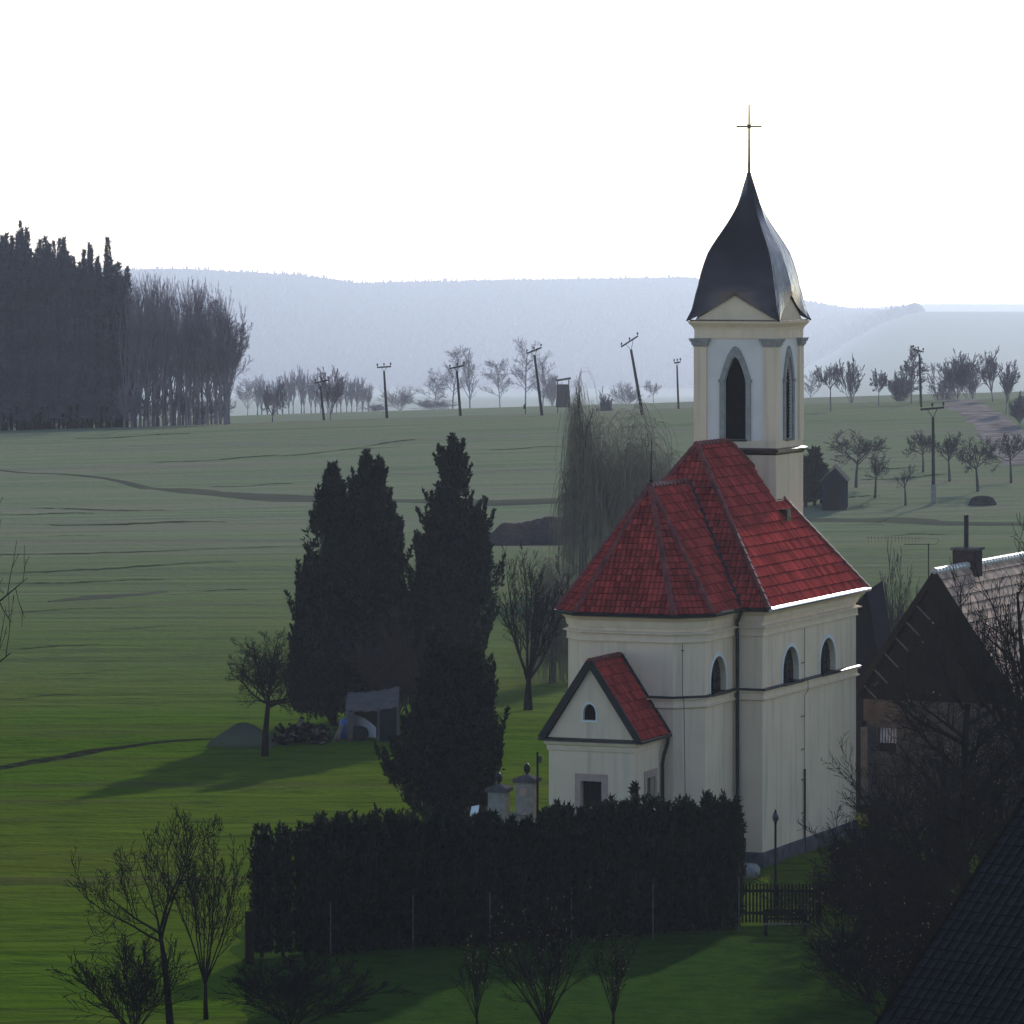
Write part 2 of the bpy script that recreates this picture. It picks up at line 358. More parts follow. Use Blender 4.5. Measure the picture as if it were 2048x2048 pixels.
# ------------------------------------------------------------------ tiled roofs
def clip_poly(bm, poly, n, eps=1e-4):
    k = len(poly); cen = sum(poly, Vector())/k
    for i in range(k):
        a, b = poly[i], poly[(i+1) % k]
        pn = (b-a).cross(n).normalized()
        if (cen-a).dot(pn) > 0: pn = -pn
        g = bm.verts[:]+bm.edges[:]+bm.faces[:]
        bmesh.ops.bisect_plane(bm, geom=g, dist=eps, plane_co=a, plane_no=pn, clear_outer=True)
def tile_facet(dst, poly, row, colw, lift=.05, wave=.028, seed=0):
    rnd = random.Random(seed); poly = [Vector(p) for p in poly]
    n = (poly[1]-poly[0]).cross(poly[2]-poly[0]).normalized()
    if n.z < 0: n = -n
    e = Vector((0, 0, 1)).cross(n).normalized(); w = n.cross(e).normalized()
    if w.z < 0: w = -w
    o = poly[0]; cs = [((p-o).dot(e), (p-o).dot(w)) for p in poly]
    u0, u1 = min(c[0] for c in cs), max(c[0] for c in cs); w0, w1 = min(c[1] for c in cs), max(c[1] for c in cs)
    bm = bmesh.new(); lay = bm.faces.layers.float.new('tone')
    prof = [(0, -wave*.9), (.13, wave), (.38, wave*.55), (.62, wave*.55), (.87, wave), (1, -wave*.9)]
    nr = int((w1-w0)/row)+1; nc = int((u1-u0)/colw)+2
    for i in range(nr):
        wa = w0+i*row-(0 if i else .02); wb = w0+(i+1)*row; off = (.5*colw if i % 2 else 0)*0
        for j in range(-1, nc):
            ua = u0+j*colw+off; jl = lift+rnd.uniform(-.007, .007); tone = rnd.random(); lo = []; hi = []; un = []
            for q, h in prof:
                base = o+e*(ua+q*colw)
                lo.append(bm.verts.new(base+w*wa+n*(h+jl))); hi.append(bm.verts.new(base+w*wb+n*(h+.004))); un.append(bm.verts.new(base+w*wa+n*(-.02)))
            for k in range(5):
                f = bm.faces.new((lo[k], lo[k+1], hi[k+1], hi[k])); f[lay] = tone; f = bm.faces.new((un[k], un[k+1], lo[k+1], lo[k])); f[lay] = tone; f.material_index = 1  # riser face takes the dark shadow colour
    clip_poly(bm, poly, n)
    bmesh.ops.recalc_face_normals(bm, faces=[]) if False else None
    vs = [dst.verts.new(v.co) for v in bm.verts]; bm.verts.index_update(); dl = dst.faces.layers.float['tone']
    for f in bm.faces:
        try:
            g = dst.faces.new([vs[v.index] for v in f.verts]); g[dl] = f[lay]; g.material_index = f.material_index
        except ValueError: pass
    # closed board under the tiles
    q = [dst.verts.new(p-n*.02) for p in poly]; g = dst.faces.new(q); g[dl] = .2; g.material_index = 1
    bm.free()
def roof_obj(name, facets, m, parent):
    bm = bmesh.new(); bm.faces.layers.float.new('tone')
    for k, fc in enumerate(facets): tile_facet(bm, seed=k+7, **fc)
    me = bpy.data.meshes.new(name); bm.to_mesh(me); bm.free(); me.materials.append(m); me.materials.append(M['tile_shade'] if m == M['tile'] else M['tile_shade_grey'])
    o = bpy.data.objects.new(name, me); COL.objects.link(o); o.parent = parent; return o
def ridge_caps(name, lines, parent, m, r=.115, step=.38):
    for a, b in lines:
        mb = MB(); a = Vector(a); b = Vector(b); L = (b-a).length; k = max(1, int(L/step)); t = (b-a)/k
        for i in range(k):
            mb.tube([a+t*i-t*.06, a+t*(i+1)], [r*1.18, r*.92], 8)
        mb.build(name, m, parent)
# ------------------------------------------------------------------ the church
A = R(21.8)
church = thing('church', 'cream village church with red tiled roofs and a dark onion capped tower with a cross', 'church', (9.63, 192.3, 0), -A)
def front(V0): return lambda s, z, o: (s, V0-o, z)
def right(U0): return lambda s, z, o: (U0+o, s, z)
NU, NV = 7.8, 11.7
cu0, cu1 = -6.69, -1.13
chp = [(cu0, .25), (cu0, -3.4), (cu0+.95, -4.35), (cu1-.95, -4.35), (cu1, -3.4), (cu1, .25)]
mb = MB(); mb.box(-NU, 0, 0, NV, .56, 9.93); nave = mb.build('nave_wall', M['plaster'], church)
mb = MB(); mb.prism([(a, b) for a, b in chp], lambda s, z, o: (s, z, o), .562, 9.935); chancel = mb.build('chancel_wall', M['plaster'], church)
def lunette(wall, mp, c, parent, w=1.95, z0=6.88, zt=8.24):
    cu = MB(); cu.prism(arch(c, w, z0, z0+.38, zt), mp, -.30, .3)
    fr = MB(); fr.ring(arch(c, w+.26, z0-.02, z0+.38, zt+.15), arch(c, w+.004, z0-.02, z0+.38, zt+.002), mp, -.03, .035)
    win = fr.build('window', M['plaster_white'], parent)
    p = MB(); p.prism(arch(c, w+.02, z0-.01, z0+.38, zt+.01), mp, -.26, -.21); p.build('pane', M['glass'], win)
    g = MB()
    for k in (-.5, 0, .5):
        q = mp(c+k*w*.55, z0, -.19); q2 = mp(c+k*w*.55, zt-.12-abs(k)*.3, -.19); g.bar(q, q2, .035, .035)
    for zz in (z0+.38, z0+.75):
        g.bar(mp(c-w*.48+(zz-z0-.38)*.28, zz, -.19), mp(c+w*.48-(zz-z0-.38)*.28, zz, -.19), .03, .03)
    g.build('glazing_bar', M['iron'], win)
    s = MB(); s.prism([(c-w/2-.16, z0-.10), (c+w/2+.16, z0-.10), (c+w/2+.16, z0), (c-w/2-.16, z0)], mp, -.21, .20); s.build('sill', M['gutter'], win)
    return cu
cn = [lunette(nave, right(0), 3.38, church), lunette(nave, right(0), 8.0, church)]
cut(nave, cn)
cut(chancel, [lunette(chancel, right(cu1), -1.93, church, w=1.78), ])
def band(name, z0, prof, parent, m, dz=0.0):
    mb = MB()
    pr = [(o, z0+z) for o, z in prof]
    mb.sweep([(cu1+.0, 0), (0, 0), (0, NV), (-NU, NV), (-NU, 0), (cu0, 0)], pr)
    mb.sweep([(cu0, -.02), (cu0, -3.4), (cu0+.95, -4.35), (cu1-.95, -4.35), (cu1, -3.4), (cu1, -.02)], [(o*.97, z-.004) for o, z in pr])
    return mb.build(name, m, parent)
band('string_course', 6.38, [(-.02, .46), (.05, .46), (.15, .40), (.15, .36), (.05, .33), (.05, .14), (.12, .12), (.12, .06), (.05, .03), (-.02, 0)], church, M['trim'])
band('flashing', 6.845, [(-.02, .03), (.10, .03), (.185, -.01), (.185, -.045), (.155, -.045), (.10, 0), (-.02, 0)], church, M['gutter'])
band('architrave', 8.9, [(-.02, .40), (.05, .40), (.20, .35), (.20, .31), (.06, .29), (.06, .03), (.09, .02), (.09, .0), (-.02, 0)], church, M['trim'])
band('cornice', 9.42, [(-.02, .51), (.30, .51), (.30, .43), (.20, .34), (.10, .24), (.08, .10), (.05, 0), (-.02, 0)], church, M['trim'])
band('plinth', -.4, [(-.4, .97), (.05, .97), (.09, .92), (.09, 0), (-.4, 0)], church, M['plinth'])
# roofs
OV = .38; ze = 9.97; za = 14.68; zn = 16.08
cU = -3.91; k45 = OV*math.tan(R(22.5))
eR, eL = cu1+OV, cu0-OV
E1 = (eR, -3.4-k45, ze); E2 = (cu1-.95+k45, -4.35-OV, ze); E3 = (cu0+.95-k45, -4.35-OV, ze); E4 = (eL, -3.4-k45, ze)
AP = (cU, -1.9, za); hs = (zn-ze)/(3.4+OV); VV = -OV+(za-ze)/hs
RV = (cU, VV, za); vR = (eR, -OV, ze); vL = (eL, -OV, ze)
roof_obj('chancel_roof', [dict(poly=[vR, E1, AP, RV], row=.40, colw=.22, wave=.012), dict(poly=[E1, E2, AP], row=.29, colw=.22, wave=.035),
    dict(poly=[E2, E3, AP], row=.27, colw=.20, wave=.05), dict(poly=[E3, E4, AP], row=.27, colw=.20, wave=.05), dict(poly=[E4, vL, RV, AP], row=.4, colw=.22, wave=.012)], M['tile'], church)
n0 = (-NU-OV, -OV, ze+.01); n1 = (OV, -OV, ze+.01); n2 = (OV, NV+OV, ze+.01); n3 = (-NU-OV, NV+OV, ze+.01)
P0 = (cU, 3.4, zn); P1 = (cU, 7.2, zn)
roof_obj('nave_roof', [dict(poly=[n0, n1, P0], row=.29, colw=.21, wave=.045), dict(poly=[n1, n2, P1, P0], row=.45, colw=.22, wave=.010),
    dict(poly=[n2, n3, P1], row=.4, colw=.22), dict(poly=[n3, n0, P0, P1], row=.45, colw=.22, wave=.01)], M['tile'], church)
ridge_caps('ridge_tile', [(E1, AP), (E2, AP), (E3, AP), (E4, AP), (AP, RV), (n1, P0), (n0, P0), (P0, P1), (n2, P1), (n3, P1)], church, M['ridge'])
for a, b in ((vR, RV), (vL, RV)):
    a = Vector(a); b = Vector(b); mb = MB(); mb.bar(a+Vector((0, -.05, .07)), b+Vector((0, -.05, .07)), .26, .06); mb.build('valley_flashing', M['gutter'], church)
mb = MB()
pth = [(cu1+.06, -OV-.06), (OV, -OV), (OV, NV+OV), (-NU-OV, NV+OV), (-NU-OV, -OV), (cu0-.06, -OV-.06)]
gp = [(.0, ze-.02), (.13, ze+.02), (.15, ze+.0), (.12, ze-.09), (.03, ze-.12), (-.02, ze-.08)]
mb.sweep([(eR, -OV), (OV, -OV)], gp); mb.build('gutter', M['gutter'], church); mb = MB(); mb.sweep([(-NU-OV, -OV), (eL, -OV)], gp); mb.build('gutter', M['gutter'], church); mb = MB()
mb.sweep([(eL, -OV-.1), (eL, E4[1]), E3[:2], E2[:2], E1[:2], (eR, -OV-.02)], [(o, z-.012) for o, z in gp])
mb.build('gutter', M['gutter'], church)
mb = MB(); mb.sweep([(OV, -OV+.02), (OV, NV+OV)], [(-.03, ze+.085), (.15, ze+.015), (.165, ze-.03), (.13, ze-.10), (.03, ze-.12), (-.06, ze-.08)]); mb.build('gutter', M['gutter_sunlit'], church)  # sunlit copy of the gutter, top strip sloped to catch the glint
mb = MB(); mb.sweep([(eR, -2.9), (eR, -1.6)], [(.155, ze+.0), (.165, ze+.05), (.02, ze+.05), (.02, ze+.03)]); mb.build('gutter_guard', M['gutter_sunlit'], church)
mb = MB(); q = (cu1+.16, -.14)
mb.tube([(eR+.05, -OV-.04, ze-.1), (q[0], q[1]-.05, ze-.55), (q[0], q[1], ze-.9), (q[0], q[1], .1)], .075, 8); mb.build('downpipe', M['gutter'], church)
# small metal flashing box next to the tower
mb = MB(); mb.box(-2.20, -1.62, 7.75, 8.25, 12.3, 13.35); mb.build('flashing_box', M['sheet'], church)
# lightning conductors
def conductor(pts, lower, bracket):
    mb = MB(); mb.tube(pts, .012, 5); mb.tube(lower, .045, 6)
    for p, dv in bracket: mb.bar(p, Vector(p)+Vector(dv), .03, .03)
    mb.build('lightning_conductor', M['iron'], church)
conductor([(.06, 4.95, z) for z in (8.85, 6.9)]+[(.2, 4.95, 6.75), (.2, 4.95, 6.4), (.06, 4.95, 6.2), (.06, 4.95, 2.5)], [(.07, 4.95, 3.3), (.07, 4.95, -.2)], [((0, 4.95, z), (.0, -.28, 0)) if 0 else ((.05, 4.6, z), (0, .34, 0)) for z in (7.5, 5.4, 4.1, 2.9, 1.6)])
cxw, cyw = cu1-.55, -3.98-.09
conductor([(cxw-.08, cyw-.10, 8.85), (cxw-.08, cyw-.10, 6.95), (cxw, cyw-.16, 6.7), (cxw, cyw-.12, 5.5), (cxw+.05, cyw-.06, .5)], [(cxw+.05, cyw-.06, .8), (cxw+.05, cyw-.06, .1)], [((cxw-.12, cyw-.1, 8.6), (.1, -.02, 0))])
mb = MB(); mb.tube([(cU, -1.75, za+.05), (cU, -1.75, za+.75), (cU, -1.7, za+1.75)], [.025, .02, .012], 5); mb.lathe([(.0, 0), (.07, .03), (.07, .1), (0, .14)], (cU, -1.75, za+.12), 8); mb.build('lightning_rod', M['iron'], church)
# ---- tower
tc = (-3.91, 9.735); H = 1.675
def sq(h): return [(tc[0]-h, tc[1]-h), (tc[0]+h, tc[1]-h), (tc[0]+h, tc[1]+h), (tc[0]-h, tc[1]+h)]
mb = MB(); mb.box(tc[0]-H, tc[0]+H, tc[1]-H, tc[1]+H, 8.5, 20.55); tower = mb.build('tower', [M['tower_white']], church)
tf, tr = front(tc[1]-H), right(tc[0]+H)
cutters = []
for mp, c in ((tf, tc[0]), (tr, tc[1])):
    cu = MB(); cu.prism(arch(c, .90, 16.1, 18.45, 19.42, pointed=True), mp, -.18, .4); cutters.append(cu)
cut(tower, cutters)
for mp, c in ((tf, tc[0]), (tr, tc[1])):
    fr = MB(); fr.ring(arch(c, 1.32, 16.05, 18.5, 19.86, pointed=True), arch(c, .904, 16.05, 18.45, 19.424, pointed=True), mp, -.04, .07)
    fr.prism([(c-.70, 18.40), (c-.44, 18.40), (c-.44, 18.52), (c-.70, 18.52)], mp, .0, .10); fr.prism([(c+.44, 18.40), (c+.70, 18.40), (c+.70, 18.52), (c+.44, 18.52)], mp, .0, .10)
    fr.build('window_surround', M['stone'], tower)
    lv = MB(); lv.prism(arch(c, .92, 16.09, 18.45, 19.43, pointed=True), mp, -.16, -.12)
    for k in range(22):
        z = 16.2+k*.14; hw = .44 if z < 18.5 else .44*max(0, 1-((z-18.45)/.97))**.6
        if hw > .05: lv.prism([(c-hw, z), (c+hw, z), (c+hw, z+.03), (c-hw, z+.03)], mp, -.119, -.07)
    lv.build('louvre', M['dark'], tower)
    sl = MB(); sl.prism([(c-.5, 16.03), (c+.5, 16.03), (c+.5, 16.098), (c-.5, 16.098)], mp, -.3, .11); sl.build('sill', M['gutter'], tower)
lw = MB(); lw.box(tc[0]-H-.055, tc[0]+H+.055, tc[1]-H-.055, tc[1]+H+.055, 8.6, 15.56); lw.build('tower_base', M['plaster'], tower)
bb = MB(); bb.sweep(sq(H), [(-.02, 16.08), (.05, 16.05), (.05, 15.58), (-.02, 15.58)], closed=True); bb.build('parapet_band', M['plaster'], tower)
ld = MB(); ld.sweep(sq(H), [(-.02, 15.79), (.05, 15.77), (.21, 15.70), (.21, 15.63), (.10, 15.56), (.05, 15.48), (-.02, 15.48)], closed=True); ld.build('ledge', M['sheet'], tower)
for sx in (-1, 1):
    for sy in (-1, 1):
        x0 = tc[0]+sx*(H-.25+.06); y0 = tc[1]+sy*(H-.25+.06); w = .27
        p = MB(); p.box(x0-w, x0+w, y0-w, y0+w, 16.0, 19.83); p.build('pilaster', M['plaster'], tower)
        c = MB()
        for z0, z1, e in ((19.83, 19.90, .03), (19.90, 20.02, .08), (20.02, 20.10, .13), (20.10, 20.16, .16)): c.box(x0-w-e, x0+w+e, y0-w-e, y0+w+e, z0+.0015, z1)
        c.build('capital', M['stone'], tower)
fz = MB(); fz.sweep(sq(H), [(-.02, 20.52), (.06, 20.52), (.06, 20.17), (-.02, 20.17)], closed=True); fz.build('frieze', M['plaster'], tower)
cc = MB(); cc.sweep(sq(H), [(-.05, 20.86), (.27, 20.86), (.25, 20.78), (.16, 20.68), (.10, 20.60), (.08, 20.522), (-.05, 20.522)], closed=True); cc.build('cornice', M['trim'], tower)
# onion helm
zs_ = [20.86, 21.3, 21.94, 22.29, 22.6, 22.87, 23.2, 23.6, 23.9, 24.19, 24.5, 24.77, 25.1, 25.45, 25.8, 26.09, 26.5, 26.85]
es_ = [1.98, 1.80, 1.68, 1.60, 1.55, 1.49, 1.41, 1.29, 1.15, 1.0, .83, .69, .53, .385, .26, .16, .072, .05]
def ev(z): return float(np.interp(z, zs_, es_))
def mv(z): return float(np.interp(z, [21.90, 22.3, 22.9, 23.6, 24.2, 24.8, 26.85], [1.82, 1.78, 1.62, 1.37, 1.04, .72, .052]))
mb = MB(); zg = 21.92; NS = 6
levels = [zg]+[z for z in np.linspace(22.05, 26.85, 40)]
dirs = [(0, -1), (1, 0), (0, 1), (-1, 0)]
def side_pt(d, f, z, drop):   # f -1..1 across the face
    e = ev(z); m = mv(z); nrm = m*(1-abs(f))+e*abs(f); tn = f*e
    nx, ny = dirs[d]; return (tc[0]+nx*nrm-ny*tn, tc[1]+ny*nrm+nx*tn, z)
fs_ = np.linspace(-1, 1, 2*NS+1)
for d in range(4):
    k = len(mb.v); nn = len(fs_)
    low = []
    for f in fs_:                        # arched lower edge: corner tips low, gable high
        zl = 20.86+(zg-20.86)*(1-abs(f))**1.0
        e = ev(zl); nx, ny = dirs[d]
        nrm = 1.80*(1-abs(f))+e*abs(f); tn = f*(1.98*abs(f)+(1-abs(f))*1.62)
        low.append((tc[0]+nx*nrm-ny*tn, tc[1]+ny*nrm+nx*tn, zl))
    rows = [low]
    for q in range(1, 5):                # blend from the arched edge to level rings
        zz = zg+.10*q/4; rows.append([tuple(np.array(low[i])*(1-q/4)+np.array(side_pt(d, f, zg+.12, 0))*(q/4)) for i, f in enumerate(fs_)])
    for z in levels[2:]: rows.append([side_pt(d, f, z, 0) for f in fs_])
    # corner path: follow the true hip profile between tip and ring
    for r in range(1, 5):
        for i, f in ((0, -1.0), (nn-1, 1.0)):
            zz = 20.86+(zg+.12-20.86)*r/4; e = ev(zz); nx, ny = dirs[d]; rows[r][i] = (tc[0]+nx*e-ny*f*e, tc[1]+ny*e+nx*f*e, zz)
    for rw in rows: mb.v.extend(rw)
    for r in range(len(rows)-1):
        for i in range(nn-1):
            a = k+r*nn+i; mb.f.append((a, a+1, a+nn+1, a+nn)); mb.mi.append(0)
helm = mb.build('tower_roof', M['sheet'], church)
bm = bmesh.new(); bm.from_mesh(helm.data); bmesh.ops.remove_doubles(bm, verts=bm.verts, dist=.002); bmesh.ops.recalc_face_normals(bm, faces=bm.faces); bm.to_mesh(helm.data); bm.free()
md = helm.modifiers.new('s', 'SOLIDIFY'); md.thickness = .04; md.offset = 0
sm = MB()
for sx in (-1, 1):
    for sy in (-1, 1):
        sm.tube([(tc[0]+sx*ev(z), tc[1]+sy*ev(z), z+.01) for z in zs_], .028, 5)
for nx_, ny_ in dirs:
    sm.tube([(tc[0]+nx_*mv(z), tc[1]+ny_*mv(z), z+.005) for z in np.linspace(zg+.15, 26.8, 24)], .022, 5)
sm.build('roof_seam', M['sheet'], helm)
for d in range(4):
    nx, ny = dirs[d]; g = MB()
    mp = lambda s, z, o, nx=nx, ny=ny: (tc[0]+nx*(H+o)-ny*s, tc[1]+ny*(H+o)+nx*s, z)
    g.prism([(-1.72, 20.90), (1.72, 20.90), (0, 21.93)], mp, -.10, .02); g.build('gable', M['trim'], tower)
    g = MB(); g.prism([(-1.86, 20.86), (1.86, 20.86), (1.80, 20.92), (-1.80, 20.92)], mp, .0, .22); g.build('eaves_flashing', M['sheet'], tower)
mb = MB(); zz = 26.85
mb.lathe([(.05, -.35), (.075, -.1), (.06, 0), (.06, .05), (.03, .10)], (tc[0], tc[1], zz), 8); mb.build('finial', M['sheet'], church)
mb = MB(); x, y = tc
mb.tube([(x, y, 26.8), (x, y, 27.6), (x, y, 29.62)], [.06, .05, .034], 6); mb.lathe([(.03, 0), (.055, .04), (.055, .25), (.03, .3)], (x, y, 27.0), 6)
mb.tube([(x-.54, y, 28.74), (x+.54, y, 28.74)], .036, 6)
for a in (45, 135, 225, 315): mb.tube([(x, y, 28.74), (x+.36*math.cos(R(a)), y, 28.74+.36*math.sin(R(a)))], [.026, .010], 4)
cr = mb.build('cross', M['iron'], church)
mb = MB(); mb.lathe([(.02, -.07), (.07, -.04), (.07, .04), (.02, .07)], (x, y, 28.74), 8); mb.build('boss', M['gold'], cr)
# ---- sacristy
su0, su1, sv = -5.88, -2.48, -7.5; sc = (su0+su1)/2
mb = MB(); mb.box(su0, su1, sv, -4.1, -.3, 5.40); sac = mb.build('sacristy', M['plaster'], church)
fm, rm = front(sv), right(su1)
c1 = MB(); c1.prism([(sc-.42, 1.9), (sc+.42, 1.9), (sc+.42, 3.9), (sc-.42, 3.9)], fm, -.35, .3)
c2 = MB(); c2.prism([(-6.18, 2.2), (-5.30, 2.2), (-5.30, 3.95), (-6.18, 3.95)], rm, -.35, .3)
cut(sac, [c1, c2])
for mp, a, b, z0, z1 in ((fm, sc-.42, sc+.42, 1.9, 3.9), (rm, -6.18, -5.30, 2.2, 3.95)):
    w = .22; f = MB()
    f.prism([(a-w, z0), (a-.002, z0), (a-.002, z1+.002), (a-w, z1+.002)], mp, -.05, .05); f.prism([(b+.002, z0), (b+w, z0), (b+w, z1+.002), (b+.002, z1+.002)], mp, -.05, .05)
    f.prism([(a-w, z1+.002), (b+w, z1+.002), (b+w, z1+w+.05), (a-w, z1+w+.05)], mp, -.05, .053)
    fo = f.build('window', M['stone_pink'], sac)
    p = MB(); p.prism([(a-.02, z0), (b+.02, z0), (b+.02, z1+.02), (a-.02, z1+.02)], mp, -.33, -.28); p.build('pane', M['glass'], fo)
    g = MB()
    for k in range(1, 5): g.bar(mp(a+(b-a)*k/5, z0, -.12), mp(a+(b-a)*k/5, z1, -.12), .022, .022)
    g.build('grille', M['iron'], fo)
mb = MB(); mb.sweep([(su0, -4.5), (su0, sv), (su1, sv), (su1, -4.5)], [(-.02, 5.36), (.16, 5.36), (.13, 5.26), (.07, 5.20), (.05, 5.02), (-.02, 5.0)]); mb.build('cornice', M['trim'], sac)
mb = MB(); mb.prism([(su0-.05, 5.47), (su1+.05, 5.47), (sc, 8.15)], fm, -.25, .02); gab = mb.build('gable_wall', M['plaster'], sac)
c1 = MB(); c1.prism(arch(sc-.06, .50, 6.18, 6.42, 6.78), fm, -.18, .3); cut(gab, [c1])
f = MB(); f.ring(arch(sc-.06, .62, 6.12, 6.42, 6.86), arch(sc-.06, .504, 6.12, 6.42, 6.782), fm, .0, .05)
f.prism([(sc-.40, 6.10), (sc+.28, 6.10), (sc+.28, 6.178), (sc-.40, 6.178)], fm, .0, .055); fo = f.build('gable_window', M['plaster_white'], sac)
p = MB(); p.prism(arch(sc-.06, .52, 6.17, 6.42, 6.79), fm, -.17, -.13); p.build('pane', M['dark'], fo)
OS = .26; rz_ = 8.36; sz = 5.46; fV = sv-.16
lE = (su0-OS, sz); rE = (su1+OS, sz)
roof_obj('sacristy_roof', [dict(poly=[(rE[0], fV, sz), (rE[0], -4.36, sz), (sc, -4.36, rz_), (sc, fV, rz_)], row=.40, colw=.22, wave=.012),
     dict(poly=[(lE[0], -4.36, sz), (lE[0], fV, sz), (sc, fV, rz_), (sc, -4.36, rz_)], row=.40, colw=.22, wave=.012)], M['tile'], sac)
for V_, h, w, nm in ((fV-.03, .26, .07, 'bargeboard'), (-4.42, .22, .10, 'wall_flashing')):
    for p in (lE, rE):
        mb = MB(); mb.bar((p[0], V_, p[1]+.0), (sc, V_, rz_+.02), w, h); mb.build(nm, M['gutter'], sac)
ridge_caps('ridge_tile', [((sc, fV, rz_+.05), (sc, -4.4, rz_+.05))], sac, M['ridge'], .10, .33)
mb = MB(); mb.sweep([(su0-OS+.05, sv-.0), (su1+OS-.05, sv-.0)], [(-.05, 5.50), (.10, 5.50), (.24, 5.44), (.26, 5.38), (.20, 5.362), (-.05, 5.362)])
mb.build('pent_flashing', M['sheet'], sac)
mb = MB(); mb.sweep([(rE[0], fV), (rE[0], -4.4)], [(.0, sz-.02), (.12, sz+.02), (.13, sz-.02), (.08, sz-.11), (-.02, sz-.08)]); mb.build('gutter', M['gutter'], sac); mb = MB(); mb.sweep([(lE[0], -4.4), (lE[0], fV)], [(.0, sz-.02), (.12, sz+.02), (.13, sz-.02), (.08, sz-.11), (-.02, sz-.08)])
mb.build('gutter', M['gutter'], sac)
mb = MB(); mb.tube([(rE[0]+.06, -4.62, sz-.05), (rE[0]+.02, -4.62, sz-.35), (su1+.14, -4.66, sz-.8), (su1+.10, -4.66, sz-1.1), (su1+.10, -4.66, .1)], .07, 8); mb.build('downpipe', M['gutter'], sac)

# ------------------------------------------------------------------ plants: generators
def bare_tree(name, label, cat, base, height, width, seed, style='round', group=None, rmin=.010, m=None, mt=None, dens=1.0, buds=0, lean=(0, 0), rk=1.0):
    rnd = random.Random(seed); G = lambda a, b: rnd.uniform(a, b)
    polys = []
    S = dict(
      round=dict(tr=.40, kids=[14, 10, 7, 4], ln=[.64, .52, .48, .5], an=[(6, 84), (20, 60), (20, 60), (20, 60)], trop=.05, start=[.75, .15, .15, .2]),
      fruit=dict(tr=.34, kids=[6, 8, 8, 3], ln=[.75, .55, .48, .55], an=[(30, 68), (25, 70), (25, 70), (25, 75)], trop=.03, start=[.85, .2, .15, .2]),
      vase=dict(tr=.16, kids=[9, 9, 7, 3], ln=[1.0, .42, .38, .5], an=[(6, 32), (15, 42), (18, 45), (20, 50)], trop=.10, start=[.8, .25, .15, .2]),
      poplar=dict(tr=.85, kids=[22, 7, 5, 3], ln=[.34, .45, .4, .4], an=[(18, 45), (18, 42), (18, 45), (20, 40)], trop=.16, start=[.18, .15, .15, .2]),
      tall=dict(tr=.75, kids=[15, 9, 7, 3], ln=[.42, .5, .45, .55], an=[(28, 62), (25, 55), (25, 60), (20, 50)], trop=.06, start=[.25, .15, .15, .2]),
      shrub=dict(tr=.05, kids=[16, 8, 5, 2], ln=[1.1, .55, .50, .55], an=[(4, 50), (12, 42), (14, 45), (15, 50)], trop=.04, start=[.5, .2, .15, .2]),
      willow=dict(tr=.22, kids=[10, 9, 11, 0], ln=[1.35, .42, .9, .3], an=[(4, 34), (15, 55), (30, 80), (20, 50)], trop=.03, start=[.6, .25, .1, .2]),
      weep=dict(tr=.55, kids=[13, 10, 9, 0], ln=[.50, .45, .95, .3], an=[(20, 60), (20, 70), (30, 80), (20, 50)], trop=.02, start=[.3, .15, .1, .2]),
    )[style]
    def grow(p, d, L, r, lv, fixed=0):
        ns = 7 if lv == 0 else (5 if lv == 1 else (4 if lv == 2 else 3))
        if style in ('weep', 'willow') and lv == 3: ns = 6
        pts = [p.copy()]; rad = [r]; dirs_ = [d.copy()]
        for i in range(ns):
            wob = .05 if lv == 0 else (.13 if lv == 1 else .17)
            d = d+Vector((G(-wob, wob), G(-wob, wob), G(-wob, wob)))
            tr = S['trop']*(1 if lv else .0)
            if style in ('weep', 'willow') and lv >= 3: tr = -.75
            elif style == 'weep' and lv == 2: tr = -.12
            elif style == 'fruit' and lv >= 2: tr = .10
            d = (d+Vector((0, 0, tr))).normalized()
            p = p+d*(L/ns); pts.append(p.copy()); dirs_.append(d.copy())
            rad.append(max(rmin*.7, r*(1-(.55 if lv == 0 else .78)*(i+1)/ns)))
        polys.append((lv, pts, rad))
        if lv >= 4 or (lv < len(S['kids']) and S['kids'][lv] == 0): return
        nk = S['kids'][lv]*(dens if lv >= 2 else 1); nk = int(nk)+(1 if rnd.random() < nk-int(nk) else 0)
        s0 = S['start'][lv]
        for k in range(nk):
            f = s0+(1-s0)*((k+G(.1, .9))/nk); x = f*ns; i = min(int(x), ns-1); q = x-i
            b = pts[i].lerp(pts[i+1], q); dd = dirs_[min(i+1, ns)]
            an = R(G(*S['an'][lv])); az = G(0, 2*math.pi) if lv else (2.399*k+G(-.4, .4))
            o1 = dd.orthogonal().normalized(); o2 = dd.cross(o1)
            nd = dd*math.cos(an)+(o1*math.cos(az)+o2*math.sin(az))*math.sin(an)
            ll = L*S['ln'][lv]*G(.7, 1.25)*((1.15-.55*f) if lv or style in ('poplar', 'tall', 'weep') else 1)
            if lv == 0 and style in ('round', 'fruit', 'vase', 'shrub', 'willow'): ll = height*.5*S['ln'][lv]*G(.75, 1.2)
            if style in ('weep', 'willow') and lv == 2: ll = height*G(.16, .5)
            grow(b, nd, ll, max(rmin, rad[i]*(.62 if lv == 0 else .55)), lv+1)
    r0 = height*(.030 if style in ('round', 'fruit', 'weep') else .020)
    if style == 'shrub': r0 = height*.018
    r0 *= rk
    grow(Vector((0, 0, 0)), Vector((lean[0], lean[1], 1)).normalized(), height*S['tr'], r0, 0)
    # fit to the wanted height and width
    zs = [p.z for _, pts, _ in polys for p in pts]; xs = [p.x for lv, pts, _ in polys for p in pts]; ys = [p.y for lv, pts, _ in polys for p in pts]
    fz = height/max(zs); qx = np.percentile(xs, [1, 99]); qy = np.percentile(ys, [1, 99])
    fx = width/(qx[1]-qx[0]); fy = width/(qy[1]-qy[0])
